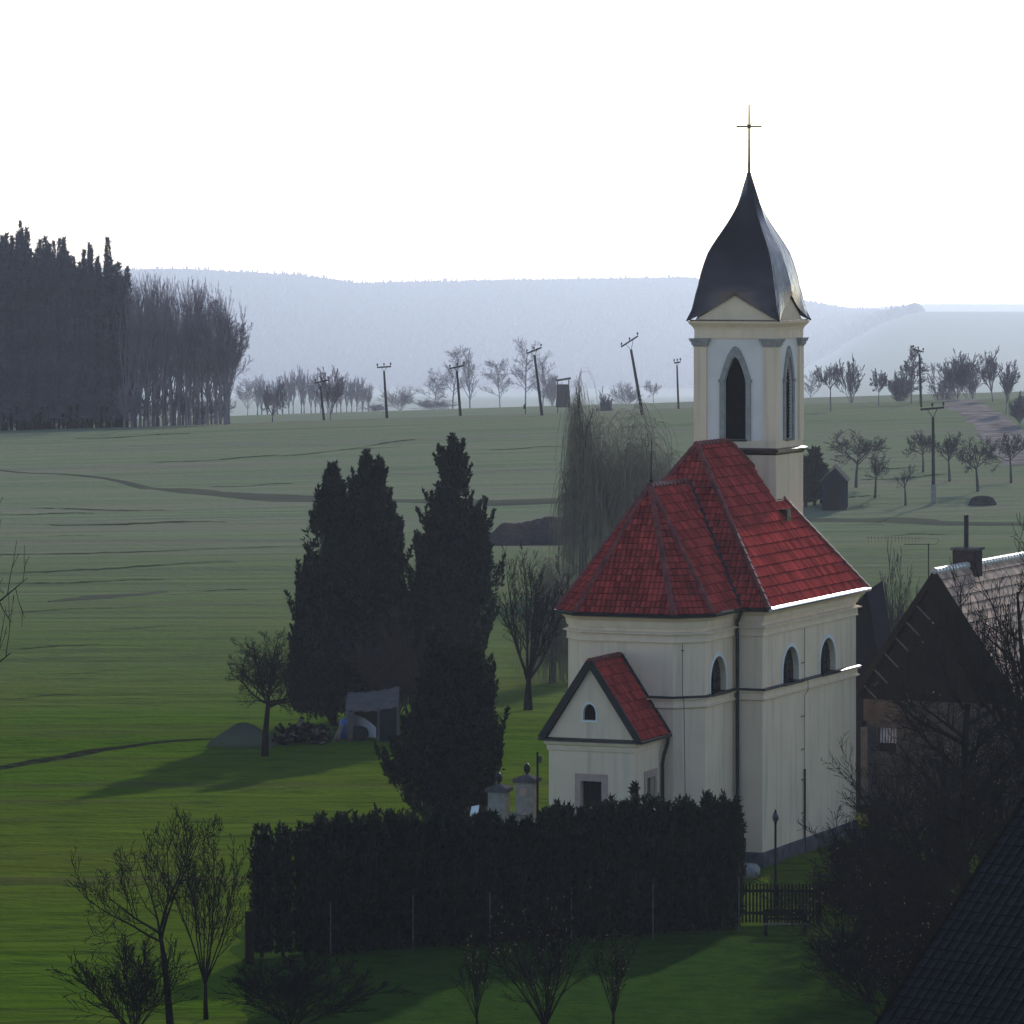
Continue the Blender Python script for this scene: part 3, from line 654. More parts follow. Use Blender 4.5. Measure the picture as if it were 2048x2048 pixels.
    fx = min(max(fx, .3*fz), 3.0*fz); fy = min(max(fy, .3*fz), 3.0*fz)
    tk, cr = MB(), MB()
    for lv, pts, rad in polys:
        P = [Vector((p.x*fx, p.y*fy, p.z*fz)) for p in pts]
        if P[-1].z < .05 and lv > 0: 
            P = [Vector((p.x, p.y, max(p.z, .05))) for p in P]
        if lv <= 1: tk.tube(P, rad, 7 if lv == 0 else 5, cap=False)
        else: cr.tube(P, rad, 4 if lv == 2 else 3, cap=False)
        if buds and lv >= 3:
            for _ in range(buds):
                if rnd.random() < .055:
                    i = rnd.randrange(1, len(P)); c = P[i]; s = G(.02, .085); a = (P[i]-P[i-1]).normalized(); b = a.cross(Vector((G(-1, 1), G(-1, 1), G(-1, 1)))).normalized()*min(1, .022/s)
                    cr.add([c-a*s, c+b*s*.6, c+a*s, c-b*s*.6], [(0, 1, 2, 3)], 1)  # pale slivers along the twigs: buds and painted glints
    t = thing(name, label, cat, base, 0, group)
    tk.build('trunk', mt or M['bark'], t, smooth=True, fix=False)
    cr.build('crown', [m or M['bark'], M['bud_glint']] if buds else (m or mt or M['bark']), t, fix=False)
    return t
def sprays(rs, cen, out, n, ln, wd, up, jitter=.45):
    """n leaf sprays: cen (n,3) positions, out (n,3) outward unit vectors"""
    d = out*math.cos(up)+np.array([0, 0, 1])*math.sin(up)+rs.randn(n, 3)*jitter
    d /= np.linalg.norm(d, axis=1)[:, None]
    s = np.cross(d, rs.randn(n, 3)); s /= np.linalg.norm(s, axis=1)[:, None]
    l = ln*(.6+.8*rs.rand(n))[:, None]; w = wd*(.6+.8*rs.rand(n))[:, None]
    a = cen-d*l*.3; b = cen+d*l*.15+s*w*.5; c = cen+d*l*.7; e = cen+d*l*.15-s*w*.5
    v = np.stack([a, b, c, e], 1).reshape(-1, 3)
    return v
def evergreen(name, label, cat, base, lobes, seed, n=5000, ln=.55, wd=.22, up=R(55), m=None, group=None, prof=None, trunk=(.0, 2.0, .16), core=.70, lump=.16, jitter=.45, flames=0, fl=(1.0, 2.2), sub=0, flt=(.05, .42)):
    rs = np.random.RandomState(seed); t = thing(name, label, cat, base, 0, group)
    prof = prof or (lambda h: (1-h)**.62*np.minimum(1, .55+h*2.2))
    V = []; cm = MB(); tk = MB()
    lobes = [(tuple(l)+(1,)) for l in lobes]
    for l in list(lobes):
        for i in range(int(round(sub*l[4]/max(q[4] for q in lobes)))):
            q = rs.uniform(.0, .62); a = 2.4*i+rs.uniform(-.5, .5); R_ = l[4]*float(prof(np.float64(q+.12)))
            hh2 = min(l[3]*rs.uniform(.14, .28), l[3]*(1-q)*.85); lobes.append((l[0]+math.cos(a)*R_*rs.uniform(.62, .86), l[1]+math.sin(a)*R_*rs.uniform(.62, .86), l[2]+q*l[3], hh2, R_*rs.uniform(.26, .42), 0))
    if sub: lobes = [(l[0], l[1], l[2], l[3], l[4]*(.84 if l[5] else 1), l[5]) for l in lobes]
    tot = sum(l[3]*l[4] for l in lobes)
    for dx, dy, z0, hh, rr, main in lobes:
        k = int(n*hh*rr/tot); h = rs.rand(k)**1.12; ph = rs.rand(k)*2*math.pi
        ph0 = rs.rand(6)*6.28
        def lumpf(ph, h): return 1+lump*(np.sin(3*ph+9*h+ph0[0])+.8*np.sin(5*ph-17*h+ph0[1])+.7*np.sin(2*ph+29*h+ph0[2]))*.6
        rad = rr*prof(h)*lumpf(ph, h)*(1-.38*rs.rand(k)**1.6)
        c = np.stack([dx+rad*np.cos(ph), dy+rad*np.sin(ph), z0+h*hh], 1)
        o = np.stack([np.cos(ph), np.sin(ph), 0*ph], 1)
        V.append(sprays(rs, c, o, k, ln, wd, up, jitter))
        for _ in range(int(flames*hh*rr/tot)):
            q = rs.rand()**.8*.93; a = rs.rand()*6.283; r1 = rr*prof(np.float64(q))*rs.uniform(.72, 1.0); fh = rs.uniform(*fl)*(1-.35*q); fr = fh*rs.uniform(.13, .22); kk = int(40+60*fh)
            g = rs.rand(kk); b = rs.rand(kk)*6.283; fx = dx+r1*math.cos(a); fy = dy+r1*math.sin(a); z1 = z0+q*hh-.25*fh; tl = rs.uniform(*flt)
            rad2 = fr*(1-g)**.75*(.5+.5*rs.rand(kk))
            V.append(sprays(rs, np.stack([fx+math.cos(a)*tl*g*fh+rad2*np.cos(b), fy+math.sin(a)*tl*g*fh+rad2*np.sin(b), z1+g*fh], 1), np.stack([np.cos(b), np.sin(b), 0*b], 1), kk, ln*.8, wd*.85, R(64), .35))
        nl, na = 12, 10
        pr = [(float(rr*prof(np.float64(q))*core)*rs.uniform(.85, 1.05), z0+q*hh*.97) for q in np.linspace(0.02, .96, nl)]
        k0 = len(cm.v)
        cm.lathe([(r, z) for r, z in pr], (dx, dy, 0), na)
        for i in range(k0, len(cm.v)):
            x, y, z = cm.v[i]; j = rs.uniform(.85, 1.12); cm.v[i] = (dx+(x-dx)*j, dy+(y-dy)*j, z)
        if trunk and main: tk.tube([(dx*trunk[0], dy*trunk[0], 0), (dx, dy, z0+hh*.3), (dx, dy, z0+hh*.85)], [trunk[2], trunk[2]*.8, .03], 7)
    V = np.concatenate(V); k0 = len(cm.v); cm.v.extend(map(tuple, V.tolist()))
    q = np.arange(len(V)//4)[:, None]*4+np.arange(4)[None, :]+k0
    cm.f.extend(map(tuple, q.tolist())); cm.mi.extend([0]*len(q))
    cm.build('crown', m or M['thuja'], t, fix=False)
    if trunk: tk.build('trunk', M['bark'], t, smooth=True)
    return t
# ------------------------------------------------------------------ placing by depth
def dims(px, top, wpx, d):
    b = on(px, d); return b, ZC-(top-HY)/F*d-b.z, wpx/F*d
def BT(name, label, cat, px, top, wpx, d, seed, style, **k):
    b, h, w = dims(px, top, wpx, d); return bare_tree(name, label, cat, b, h, w, seed, style, **k)
# ---- meadow trees by the churchyard
d = hit(530, 1513).y
BT('fruit_tree', 'small round bare fruit tree standing alone on the meadow left of the tall conifers', 'tree', 530, 1252, 192, d, 9, 'round', rmin=.008, dens=1.3)
def EV(name, label, px, top, rpx, d, seed, z0=.5, extra=(), **k):
    b = on(px, d); h = ZC-(top-HY)/F*d-b.z-z0; s = d/F
    lobes = [(0, 0, z0, h, rpx*s)]+[((q-px)*s, dy, z1, ZC-(tp-HY)/F*d-b.z-z1, r*s) for q, tp, r, z1, dy in extra]
    return evergreen(name, label, 'tree', b, lobes, seed, **k)
cg = 'tall cypresses in the meadow behind the shelter'
cyp = dict(m=M['thuja_blue'], group=cg, n=9500, ln=.34, wd=.125, flames=300, fl=(.8, 1.9), core=.60, lump=.22, sub=12)
def P_(hs, rs_): return lambda h: np.interp(h, hs, rs_)
EV('cypress_tree', 'leftmost of the tall dark cypresses, beside the round bare fruit tree', 668, 928, 86, 246, 11, extra=[(612, 1125, 30, .6, .5)], prof=P_([0, .3, .55, .65, .75, .83, .92, 1], [.84, 1, .86, .76, .60, .38, .20, .02]), **cyp)
EV('cypress_tree', 'twin topped dark cypress, the middle one of the three tall evergreens', 733, 903, 80, 249, 12, extra=[(758, 914, 34, 3.0, .4), (797, 1040, 22, .6, .8)], prof=P_([0, .3, .5, .7, .785, .866, .92, 1], [.84, 1, .95, .82, .60, .42, .24, .02]), **cyp)
EV('cypress_tree', 'tallest dark cypress with a pointed tip, right of the twin topped one', 905, 870, 90, 251, 13, prof=P_([0, .25, .45, .6, .73, .85, .94, 1], [.80, .98, 1, .72, .50, .27, .12, .01]), extra=[(838, 1105, 24, .6, -.5)], jitter=.55, **{**cyp, 'flt': (.12, .60), 'sub': 14})
BT('bare_shrub', 'dense reddish brown bare shrub between the tall cypresses above the shelter', 'shrub', 790, 1185, 170, 244, 21, 'shrub', m=M['brown_twig'], mt=M['brown_twig'], rmin=.016, dens=1.5)
EV('yew_tree', 'near black yew with a broad ragged skirt at the left end of the church hedge', 893, 1280, 122, 206, 14, z0=.35, extra=[(868, 1256, 24, 3.5, .1), (948, 1308, 34, 2.6, .3), (978, 1345, 26, 2.4, .2)], m=M['thuja'], flames=420, fl=(.7, 1.7), flt=(.1, .55), sub=12, n=12000, ln=.28, wd=.10, up=R(30), trunk=(.1, 2, .2),
   prof=P_([0, .08, .2, .29, .38, .5, .62, .75, .9, 1], [.50, .76, .98, 1, .94, .66, .46, .32, .16, .01]), lump=.22, jitter=.6, core=.62)
# ---- willows behind the church
BT('weeping_willow', 'big pale weeping willow with long hanging twigs behind the chancel roof', 'tree', 1245, 792, 225, 332, 31, 'willow', m=M['willow'], mt=M['bark_grey'], rmin=.017, dens=2.4, rk=.6)
BT('weeping_willow', 'slim weeping willow with a bare spiky top left of the bigger one', 'tree', 1166, 735, 84, 330, 32, 'weep', m=M['willow'], mt=M['bark_grey'], rmin=.012, dens=.6, rk=.7)
d = hit(1056, 1421).y
BT('linden_tree', 'bare spreading tree with a thick dark trunk just left of the chancel', 'tree', 1056, 1085, 160, d, 33, 'vase', rmin=.012, dens=1.2, rk=1.5)
BT('weeping_willow', 'low weeping willow in front of the chancel edge behind the bare spreading tree', 'tree', 1105, 1090, 110, d+14, 34, 'weep', m=M['willow'], mt=M['bark_grey'], rmin=.011, dens=1.0)
BT('bare_shrub', 'grey bare shrubby tree rising between the church and the farmhouse', 'shrub', 1785, 1070, 130, 236, 35, 'shrub', m=M['bark_grey'], mt=M['bark_grey'], rmin=.014)
# ---- orchard on the right
og = 'bare fruit trees of the orchard'
for px, base, top, w, sd, st, lab in (
    (1712, 975, 858, 112, 41, 'fruit', 'widest bare apple tree of the orchard, beside the dark garden shed'),
    (1846, 945, 858, 58, 42, 'fruit', 'orchard tree with upright twigs just left of the tall electricity pole'),
    (1899, 963, 862, 62, 43, 'fruit', 'orchard tree standing just right of the tall electricity pole'),
    (1955, 983, 866, 80, 44, 'fruit', 'orchard tree with a low fork in front of the earth track'),
    (2022, 966, 866, 92, 45, 'fruit', 'rightmost orchard tree, cut by the picture edge'),
    (1750, 997, 900, 48, 46, 'round', 'thin young tree with a straight stem right of the widest apple tree'),
    (1811, 1011, 926, 42, 47, 'fruit', 'small sapling with few branches left of the tall pole')):
    b = hit(px, base); h = ZC-(top-HY)/F*b.y-b.z
    bare_tree('orchard_tree', lab, 'tree', b, h, w*b.y/F, sd, st, group=og, rmin=.022 if sd < 46 else .014, dens=.9 if sd < 46 else .3, m=M['bark_grey'], mt=M['bark_grey'])
# orchard shed and its conifers
b = hit(1668, 1021); s = b.y/F
shed = thing('garden_shed', 'small dark wooden garden shed with a pitched roof at the orchard edge', 'shed', b, -R(6))
hw = 24*s; hh = 60*s; ap = 86*s
fmap = lambda a, z, o: (a, -o, z)
mb = MB(); mb.prism([(-hw, 0), (hw, 0), (hw, hh), (0, ap-.1), (-hw, hh)], fmap, -4.0, 0); mb.build('wall', M['wood_blue'], shed)
mb = MB()
for sg in (-1, 1): mb.bar((sg*(hw+.18)*.5, -.2, (hh+ap)/2-.03), (sg*(hw+.18)*.5, 4.2, (hh+ap)/2-.03), math.hypot(hw+.3, ap-hh+.1), .09, up=(sg*(ap-hh), 0, hw))
mb.build('roof', M['wood_grey'], shed)
mb = MB(); mb.prism([(-.5, .05), (.45, .05), (.45, 1.95), (-.5, 1.95)], fmap, .0, .05); mb.build('door', M['wood_dark'], shed)
for px, top, r, dd, sd in ((1629, 903, 11, b.y+5, 51), (1611, 925, 11, b.y+4, 52), (1643, 936, 9, b.y+6, 53)):
    EV('columnar_conifer', {51: 'tallest dark columnar conifer left of the garden shed', 52: 'dark columnar conifer against the tower edge by the garden shed', 53: 'short dark conifer directly behind the garden shed'}[sd], px, top, r, dd, sd, m=M['thuja_blue'], n=1500, ln=.8, wd=.34, group='conifers by the garden shed')
b = hit(1965, 1010); s = b.y/F; mb = MB()
mp_ = thing('compost_heap', 'low rounded dark heap in the orchard right of the tall pole', 'heap', b)
mb.lathe([(30*s, -.1), (27*s, 8*s*.5), (22*s, 13*s), (12*s, 17*s), (.05, 18*s)], n=18); mb.build('heap', M['soil'], mp_, smooth=True)
# ploughed soil mound left of the willow
b = hit(1068, 1092); s = b.y/F; mb = MB(); rs = np.random.RandomState(5); nx, ny = 46, 22
for j in range(ny):
    for i in range(nx):
        x = -95*s+190*s*i/(nx-1); y = 14*j/(ny-1)
        e = math.sin(math.pi*j/(ny-1))**.7*min(1, 6*min(i, nx-1-i)/(nx-1))
        mb.v.append((x, y, gz(b.x+x, b.y+y)-b.z-.08+e*(1.0+.5*i/nx+.22*rs.rand()+.15*math.sin(x*1.3))))
for j in range(ny-1):
    for i in range(nx-1): a = j*nx+i; mb.f.append((a, a+1, a+nx+1, a+nx)); mb.mi.append(0)
o = thing('soil_mound', 'long mound of bare dug earth on the meadow left of the big willow', 'mound', b); mb.build('mound', M['soil'], o, smooth=True)
# ---- lean-to shelter, wood heap and things around it
b = hit(745, 1484); s = b.y/F; rz0 = 0.0
sh = thing('lean_to_shelter', 'makeshift open shelter covered with a sagging grey tarpaulin under the cypresses', 'shelter', b)
mb = MB(); nx = 14
for j in range(7):
    for i in range(nx+1):
        x = (-52+104*i/nx)*s; q = j/6
        zz = (92-30*q + 12*(i/nx)*(1-.3*q) - 4*math.sin(math.pi*i/nx))*s
        mb.v.append((x, 1.9-2.1*q-.10*math.sin(9*q+i*.7), zz+.03*math.sin(i*2.1+j)))
for j in range(6):
    for i in range(nx): a = j*(nx+1)+i; mb.f.append((a, a+1, a+nx+2, a+nx+1)); mb.mi.append(0)
tp = mb.build('tarpaulin', M['cloth_grey'], sh, smooth=True); md = tp.modifiers.new('s', 'SOLIDIFY'); md.thickness = .02
mb = MB()
for i in range(8):
    q = i/7
    for z in range(5): mb.v.append((-52*s-.10*math.sin(q*5), 1.9-2.0*q*.9, (90-30*q)*s*(1-z/4)+.02*math.sin(z*3+i)))
for i in range(7):
    for z in range(4): a = i*5+z; mb.f.append((a, a+1, a+6, a+5)); mb.mi.append(0)
for z in range(7):
    for i in range(4): mb.v.append(((-52+16*i/3*(1-.25*z/6))*s, -.17-.08*math.sin(i*2), (60-60*z/6)*s))
k0 = 40
for z in range(6):
    for i in range(3): a = k0+z*4+i; mb.f.append((a, a+1, a+5, a+4)); mb.mi.append(0)
tp = mb.build('side_curtain', M['cloth_grey'], sh, smooth=True, fix=False); md = tp.modifiers.new('s', 'SOLIDIFY'); md.thickness = .02
for x, y, h in ((-50, 1.8, 90), (50, 1.8, 98), (-48, -.1, 60), (12, -.1, 68), (50, -.1, 70)):
    mb = MB(); mb.box(x*s-.05, x*s+.05, y-.05, y+.05, 0, h*s); mb.build('post', M['wood_grey'], sh)
mb = MB(); mb.box(-50*s, 50*s, 1.93, 1.98, 0, 88*s); mb.build('back_wall', M['wood_dark'], sh)
mb = MB(); mb.box(14*s, 49*s, -.14, -.09, .02, 66*s); mb.build('plank_panel', M['wood_blue'], sh)
# bent white sheet
b2 = hit(727, 1476); mb = MB()
for i in range(13):
    q = i/12; w = 1-.10*q
    for z in range(6):
        hgt = (48-26*q**2.2)*s; mb.v.append(((-24+50*q)*s, -.35-.35*math.sin(q*2.6), .02+hgt*z/5-(.0 if z else 0)+(.10*math.sin(q*3.1) if z == 0 else 0)))
for i in range(12):
    for z in range(5): a = i*6+z; mb.f.append((a, a+1, a+7, a+6)); mb.mi.append(0)
o = thing('white_panel', 'bent white plastic sheet leaning in the mouth of the grey shelter', 'sheet', b2); p = mb.build('sheet', M['white'], o, smooth=True); md = p.modifiers.new('s', 'SOLIDIFY'); md.thickness = .03
b2 = hit(717, 1480); mb = MB(); mb.lathe([(.38, 0), (.52, .25), (.50, .45), (.40, .60), (.18, .68)], n=14); o = thing('feed_tub', 'dark rounded tub in front of the white sheet', 'tub', b2+Vector((0, -.6, 0))); mb.build('tub', M['wood_blue'], o, smooth=True)
b2 = hit(691, 1478); o = thing('plastic_barrel', 'bright blue plastic barrel beside the shelter', 'barrel', b2)
mb = MB(); mb.lathe([(.24, 0), (.28, .12), (.28, .3), (.30, .33), (.28, .36), (.28, .62), (.30, .65), (.28, .68), (.25, .88), (.12, .92)], n=16); mb.build('body', M['blue'], o, smooth=True); mb = MB(); mb.lathe([(.13, .90), (.13, .97), (.05, .98)], n=12); mb.build('lid', M['blue'], o)
pg = 'timber stakes leaning by the shelter'
for x0, x1, t, lab in ((667, 681, 1452, 'left leaning pale stake beside the blue barrel'), (675, 686, 1450, 'right leaning pale stake touching the blue barrel')):
    a = hit(x0, 1484); o = thing('stake', lab, 'stake', a, 0, pg); mb = MB(); e = at(x1, t, a.y+.6)-a; mb.bar((0, 0, 0), e, .09, .06); mb.build('plank', M['wood_pale'], o)
# woodpile: one heap of split logs
b2 = hit(605, 1487); o = thing('wood_pile', 'untidy dark heap of logs and branches between the fruit tree and the shelter', 'woodpile', b2); mb = MB(); rs = random.Random(9)
for i in range(170):
    q = rs.uniform(-1, 1); x = q*56*s; hgt = .85*(1-abs(q)**2.2)*rs.random(); y = rs.uniform(-.6, 1.2)
    a = Vector((x, y, hgt+.06)); dv = Vector((rs.gauss(0, .6), rs.gauss(0, .5), rs.gauss(0, .35))).normalized()*rs.uniform(.25, .65)
    r = rs.uniform(.05, .11); mb.tube([a, a+dv], r, 6, mi=rs.choice((0, 0, 0, 1)))
mb.build('logs', [M['bark'], M['log']], o)
b2 = hit(488, 1490); o = thing('earth_heap', 'grassy grey heap of earth behind the trunk of the fruit tree', 'heap', b2); mb = MB(); mb.lathe([(1.75, -.1), (1.5, .22), (1.05, .55), (.55, .86), (.1, .98)], n=22)
for i, (x, y, z) in enumerate(mb.v): mb.v[i] = (x*(1+.1*math.sin(i*1.7)), y*.8, z*(1+.10*math.sin(i*2.3)))
mb.build('heap', M['path'], o, smooth=True)
# ---- gate pillars, sign post
gg = 'stone gate pillars left of the sacristy'
for px, by, cap, fin, w, lab in ((998, 1650, 1572, 1546, 40, 'lower stone gate pillar with a flat cap, beside the yew'), (1054, 1646, 1553, 1527, 41, 'taller stone gate pillar with a hipped cap and round finial, beside the sacristy')):
    dd = 203.0 if px > 1000 else 200.0
    b = on(px, dd); s = dd/F; ztop = ZC-(cap-HY)*s-b.z
    o = thing('gate_pillar', lab, 'pillar', b, -R(16), gg); hw = w*s*.5*.9
    mb = MB(); mb.box(-hw, hw, -hw, hw, -.2, ztop-.22); body = mb.build('shaft', M['stone'], o)
    if px > 1000:
        mb = MB(); mb.box(-hw*.55, hw*.3, -hw-.03, -hw+.01, ztop-.75, ztop-.45); mb.build('plaque', M['stone_pink'], body)
    mb = MB(); mb.box(-hw-.10, hw+.10, -hw-.10, hw+.10, ztop-.22, ztop-.06); e = hw+.10
    mb.add([(-e, -e, ztop-.06), (e, -e, ztop-.06), (e, e, ztop-.06), (-e, e, ztop-.06), (0, 0, ztop+.12)], [(0, 1, 4), (1, 2, 4), (2, 3, 4), (3, 0, 4)]); mb.build('cap', M['plinth'], o)
    fz = (cap-fin)*s; mb = MB(); mb.lathe([(.07, ztop+.05), (.05, ztop+.14), (.12, ztop+.2), (.15, ztop+.10+fz*.5), (.10, ztop+.0+fz*.9), (.01, ztop+fz+.04)], n=12); mb.build('finial', M['gutter'], o, smooth=True)
b = on(1026, 201.5); o = thing('low_wall', 'short low stone wall between the two gate pillars', 'wall', b, -R(30)); mb = MB(); mb.box(-.55, .55, -.16, .16, -.2, .95); mb.build('wall', M['stone'], o); mb = MB(); mb.box(-.6, .6, -.22, .22, .95, 1.03); mb.build('coping', M['concrete'], o)
b = on(1075, 200); o = thing('sign_post', 'thin dark post with a small lantern bracket by the sacristy corner', 'post', b); h = ZC-(1504-HY)*.02-b.z
mb = MB(); mb.tube([(0, 0, 0), (0, 0, h)], .045, 8); mb.build('post', M['iron'], o); mb = MB(); mb.box(.04, .18, -.06, .06, h-.42, h-.18); mb.box(.0, .16, -.02, .02, h-.18, h-.15); mb.build('lantern', M['lamp'], o)
b = on(950, 197); o = thing('white_slab', 'small white sunlit slab at the foot of the yew', 'slab', b); h = ZC-(1628-HY)*.0197-b.z  # small white slab of unknown use
mb = MB(); mb.add([(-.20, -.1, h), (.12, -.1, h+.12), (.16, .35, h+.32), (-.14, .35, h+.26), (-.20, -.1, h-.08), (.12, -.1, h+.04), (.16, .35, h+.24), (-.14, .35, h+.18)], [(0, 1, 2, 3), (7, 6, 5, 4), (0, 4, 5, 1), (1, 5, 6, 2), (2, 6, 7, 3), (3, 7, 4, 0)]); mb.build('slab', M['white_b'], o)
mb = MB(); mb.box(-.15, .12, -.05, .30, -.1, h); mb.build('base', M['stone'], o)
# ---- thuja hedge and the wire fence in front of it
def thuja_col(rs, x, y, z0, h, r, n, V, cm):
    ph0 = rs.rand(4)*6.28; k = n; hh = rs.rand(k); ph = rs.rand(k)*2*math.pi
    pr = lambda q: np.minimum(1, .72+q*1.3)*np.where(q > .80, np.sqrt(np.maximum(0, 1-((q-.80)/.20)**2))*.92+.08, 1)
    rad = r*pr(hh)*(1+.14*np.sin(3*ph+11*hh+ph0[0])+.10*np.sin(2*ph-23*hh+ph0[1]))*(1-.25*rs.rand(k)**2)
    c = np.stack([x+rad*np.cos(ph), y+rad*np.sin(ph), z0+hh*h], 1); o = np.stack([np.cos(ph), np.sin(ph), 0*ph], 1)
    V.append(sprays(rs, c, o, k, .25, .09, R(62), .4))
    k0 = len(cm.v); cm.lathe([(float(r*pr(np.float64(q)))*.80, z0+q*h*.97) for q in np.linspace(.01, .97, 9)], (x, y, 0), 9)
    for i in range(k0, len(cm.v)):
        a, b_, c_ = cm.v[i]; j = rs.uniform(.86, 1.1); cm.v[i] = (x+(a-x)*j, y+(b_-y)*j, c_)
def finish(V, cm, name, m, par):
    V = np.concatenate(V); k0 = len(cm.v); cm.v.extend(map(tuple, V.tolist())); q = np.arange(len(V)//4)[:, None]*4+np.arange(4)[None, :]+k0
    cm.f.extend(map(tuple, q.tolist())); cm.mi.extend([0]*len(q)); return cm.build(name, m, par, fix=False)
def hedge_d(px): return 167.8+(px-495)/(1488-495)*7.4
for px, w, top, lab in ((524, 42, 1646, 'leftmost columnar thuja at the open end of the black hedge'), (566, 34, 1644, 'second narrow thuja from the open end of the hedge'), (608, 38, 1640, 'third thuja from the open end, separated from the hedge by a slit of light')):
    dd = hedge_d(px); b = on(px, dd); s = dd/F; o = thing('thuja', lab, 'conifer', b, 0, 'free standing thujas at the end of the hedge'); rs = np.random.RandomState(px); V = []; cm = MB()
    thuja_col(rs, -.12*w*s, 0, .15, ZC-(top+6-HY)*s-b.z-.15, w*s*.42, 750, V, cm); thuja_col(rs, .26*w*s, .1, .15, ZC-(top+rs.uniform(4, 16)-HY)*s-b.z-.15, w*s*.30, 500, V, cm)
    finish(V, cm, 'crown', M['thuja'], o); mb = MB(); mb.tube([(0, 0, 0), (0, 0, 1.2)], .07, 6); mb.build('trunk', M['bark'], o)
b = on(1050, hedge_d(1050)); o = thing('thuja_hedge', 'long tall near black thuja hedge in front of the church', 'hedge', b); V = []; cm = MB(); tk = MB(); rs = np.random.RandomState(77)
px = 640
while px < 1485:
    dd = hedge_d(px); p = on(px, dd); s = dd/F; w = rs.uniform(30, 42)
    topy = np.interp(px, [640, 700, 850, 940, 1070, 1110, 1300, 1400, 1460, 1490], [1650, 1652, 1650, 1660, 1658, 1634, 1624, 1618, 1604, 1622])+rs.uniform(-4, 8)
    for dy in (0, 1.0): thuja_col(rs, p.x-b.x+rs.uniform(-.08, .08), p.y-b.y+dy+rs.uniform(-.15, .15), .1+p.z-b.z, ZC-(topy-HY)*s-p.z-.1-dy*.12+rs.uniform(-.12, .12), w*s*.58, 1000, V, cm)
    for _ in range(7):
        hh_ = rs.uniform(.25, .75); thuja_col(rs, p.x-b.x+rs.uniform(-.35, .35), p.y-b.y+rs.uniform(-.3, .7), ZC-(topy-HY)*s-.45, hh_+.2, rs.uniform(.07, .14), 40, V, cm)
    tk.tube([(p.x-b.x, p.y-b.y, p.z-b.z-.1), (p.x-b.x, p.y-b.y, 1.0)], .07, 5)
    px += w*.86
finish(V, cm, 'foliage', M['thuja'], o); tk.build('trunk', M['bark'], o)
b = on(1283, 178.5); s = .01785; EV('young_conifer', 'small pointed conifer tip poking above the hedge in front of the sacristy', 1270, 1568, 17, 177.8, 61, m=M['thuja'], n=900, ln=.3, wd=.12, prof=lambda h: (1-h)**.9)
b = on(900, 166.0); o = thing('wire_fence', 'wire fence on thin posts along the foot of the hedge', 'fence', b); pts = []
for px in (499, 661, 826, 980, 1143, 1306, 1478):
    dd = hedge_d(px)-1.35; p = on(px, dd)-b; pts.append(p); mb = MB()
    if px == 499: mb.box(p.x-.14, p.x+.14, p.y-.14, p.y+.14, p.z-.1, p.z+1.75); mb.build('post', M['wood_dark'], o)
    else: mb.tube([(p.x, p.y, p.z-.1), (p.x, p.y, p.z+1.95)], .020, 6); mb.build('post', M['wood_grey'], o)
mb = MB()
for a, c in zip(pts, pts[1:]):
    for h in (.15, .65, 1.15, 1.75): mb.tube([a+Vector((0, 0, h)), (a+c)/2+Vector((0, 0, h-.03)), c+Vector((0, 0, h))], .005, 3, cap=False)
mb.build('wire', M['iron'], o)
# ---- picket fence, bench, lamp, boulder
b = on(1556, 176.0); s = .0176; o = thing('picket_fence', 'dark wooden picket fence between the hedge and the shrubs', 'fence', b); h = ZC-(1766-HY)*s-b.z; W = 78*s; pk = MB(); rl = MB(); n = 23
for i in range(n):
    x = -W+2*W*i/(n-1); hh = h*(1+.012*math.sin(i*2.7)); pk.prism([(x-.036, .10), (x+.036, .10), (x+.036, hh-.05), (x, hh), (x-.036, hh-.05)], lambda q, z, oo: (q, -oo, z), 0, .025)
rl.box(-W-.05, W+.05, .004, .06, h*.78, h*.84); rl.box(-W-.05, W+.05, .004, .06, h*.26, h*.32)
pk.build('pickets', M['wood_dark'], o); rl.build('rail', M['wood_dark'], o)
for x in (-W-.1, 0, W+.1): mb = MB(); mb.box(x-.05, x+.05, .07, .17, -.2, h*.95+(.45 if x > 0 else 0)); mb.build('post', M['wood_dark'], o)
b = on(1571, 173.2); s = .01732; o = thing('garden_bench', 'dark slatted garden bench against the picket fence', 'bench', b, R(3)); W = 44*s
mb = MB()
for y in (-.20, -.06, .08): mb.box(-W, W, y-.055, y+.055, .44, .47)
mb.build('seat', M['wood_grey'], o); mb = MB()
for z in (.60, .74, .88): mb.box(-W, W, .17, .20, z-.05, z+.05)
mb.build('backrest', M['wood_dark'], o)
for x in (-W+.08, W-.08):
    for y in (-.2, .2): mb = MB(); mb.box(x-.03, x+.03, y-.03, y+.03, 0, .435 if y < 0 else .92); mb.build('leg', M['iron'], o)
b = on(1551, 181.0); s = .0181; h = ZC-(1624-HY)*s-b.z; o = thing('lamp_post', 'slim dark garden lamp post with a small globe in front of the church wall', 'lamp', b)
mb = MB(); mb.lathe([(.07, 0), (.07, .3), (.045, .35), (.040, h-.45), (.055, h-.36)], n=10); mb.build('post', M['iron'], o); mb = MB(); mb.lathe([(.05, h-.36), (.105, h-.28), (.12, h-.17), (.09, h-.07), (.03, h-.01)], n=14); mb.build('lamp_head', M['lamp'], o, smooth=True); mb = MB(); mb.lathe([(.06, h-.02), (.03, h+.05), (.005, h+.12)], n=8); mb.build('finial', M['iron'], o)
b = on(1498, 189.0); o = thing('boulder', 'small pale rounded stone at the church corner behind the hedge end', 'stone', b); mb = MB(); rs = random.Random(4)
mb.lathe([(.28, 0), (.42, .15), (.40, .35), (.28, .50), (.08, .56)], n=12)
for i, (x, y, z) in enumerate(mb.v): k = rs.uniform(.9, 1.1); mb.v[i] = (x*k, y*k*.8, z*k)
mb.build('stone', M['stone'], o, smooth=True)
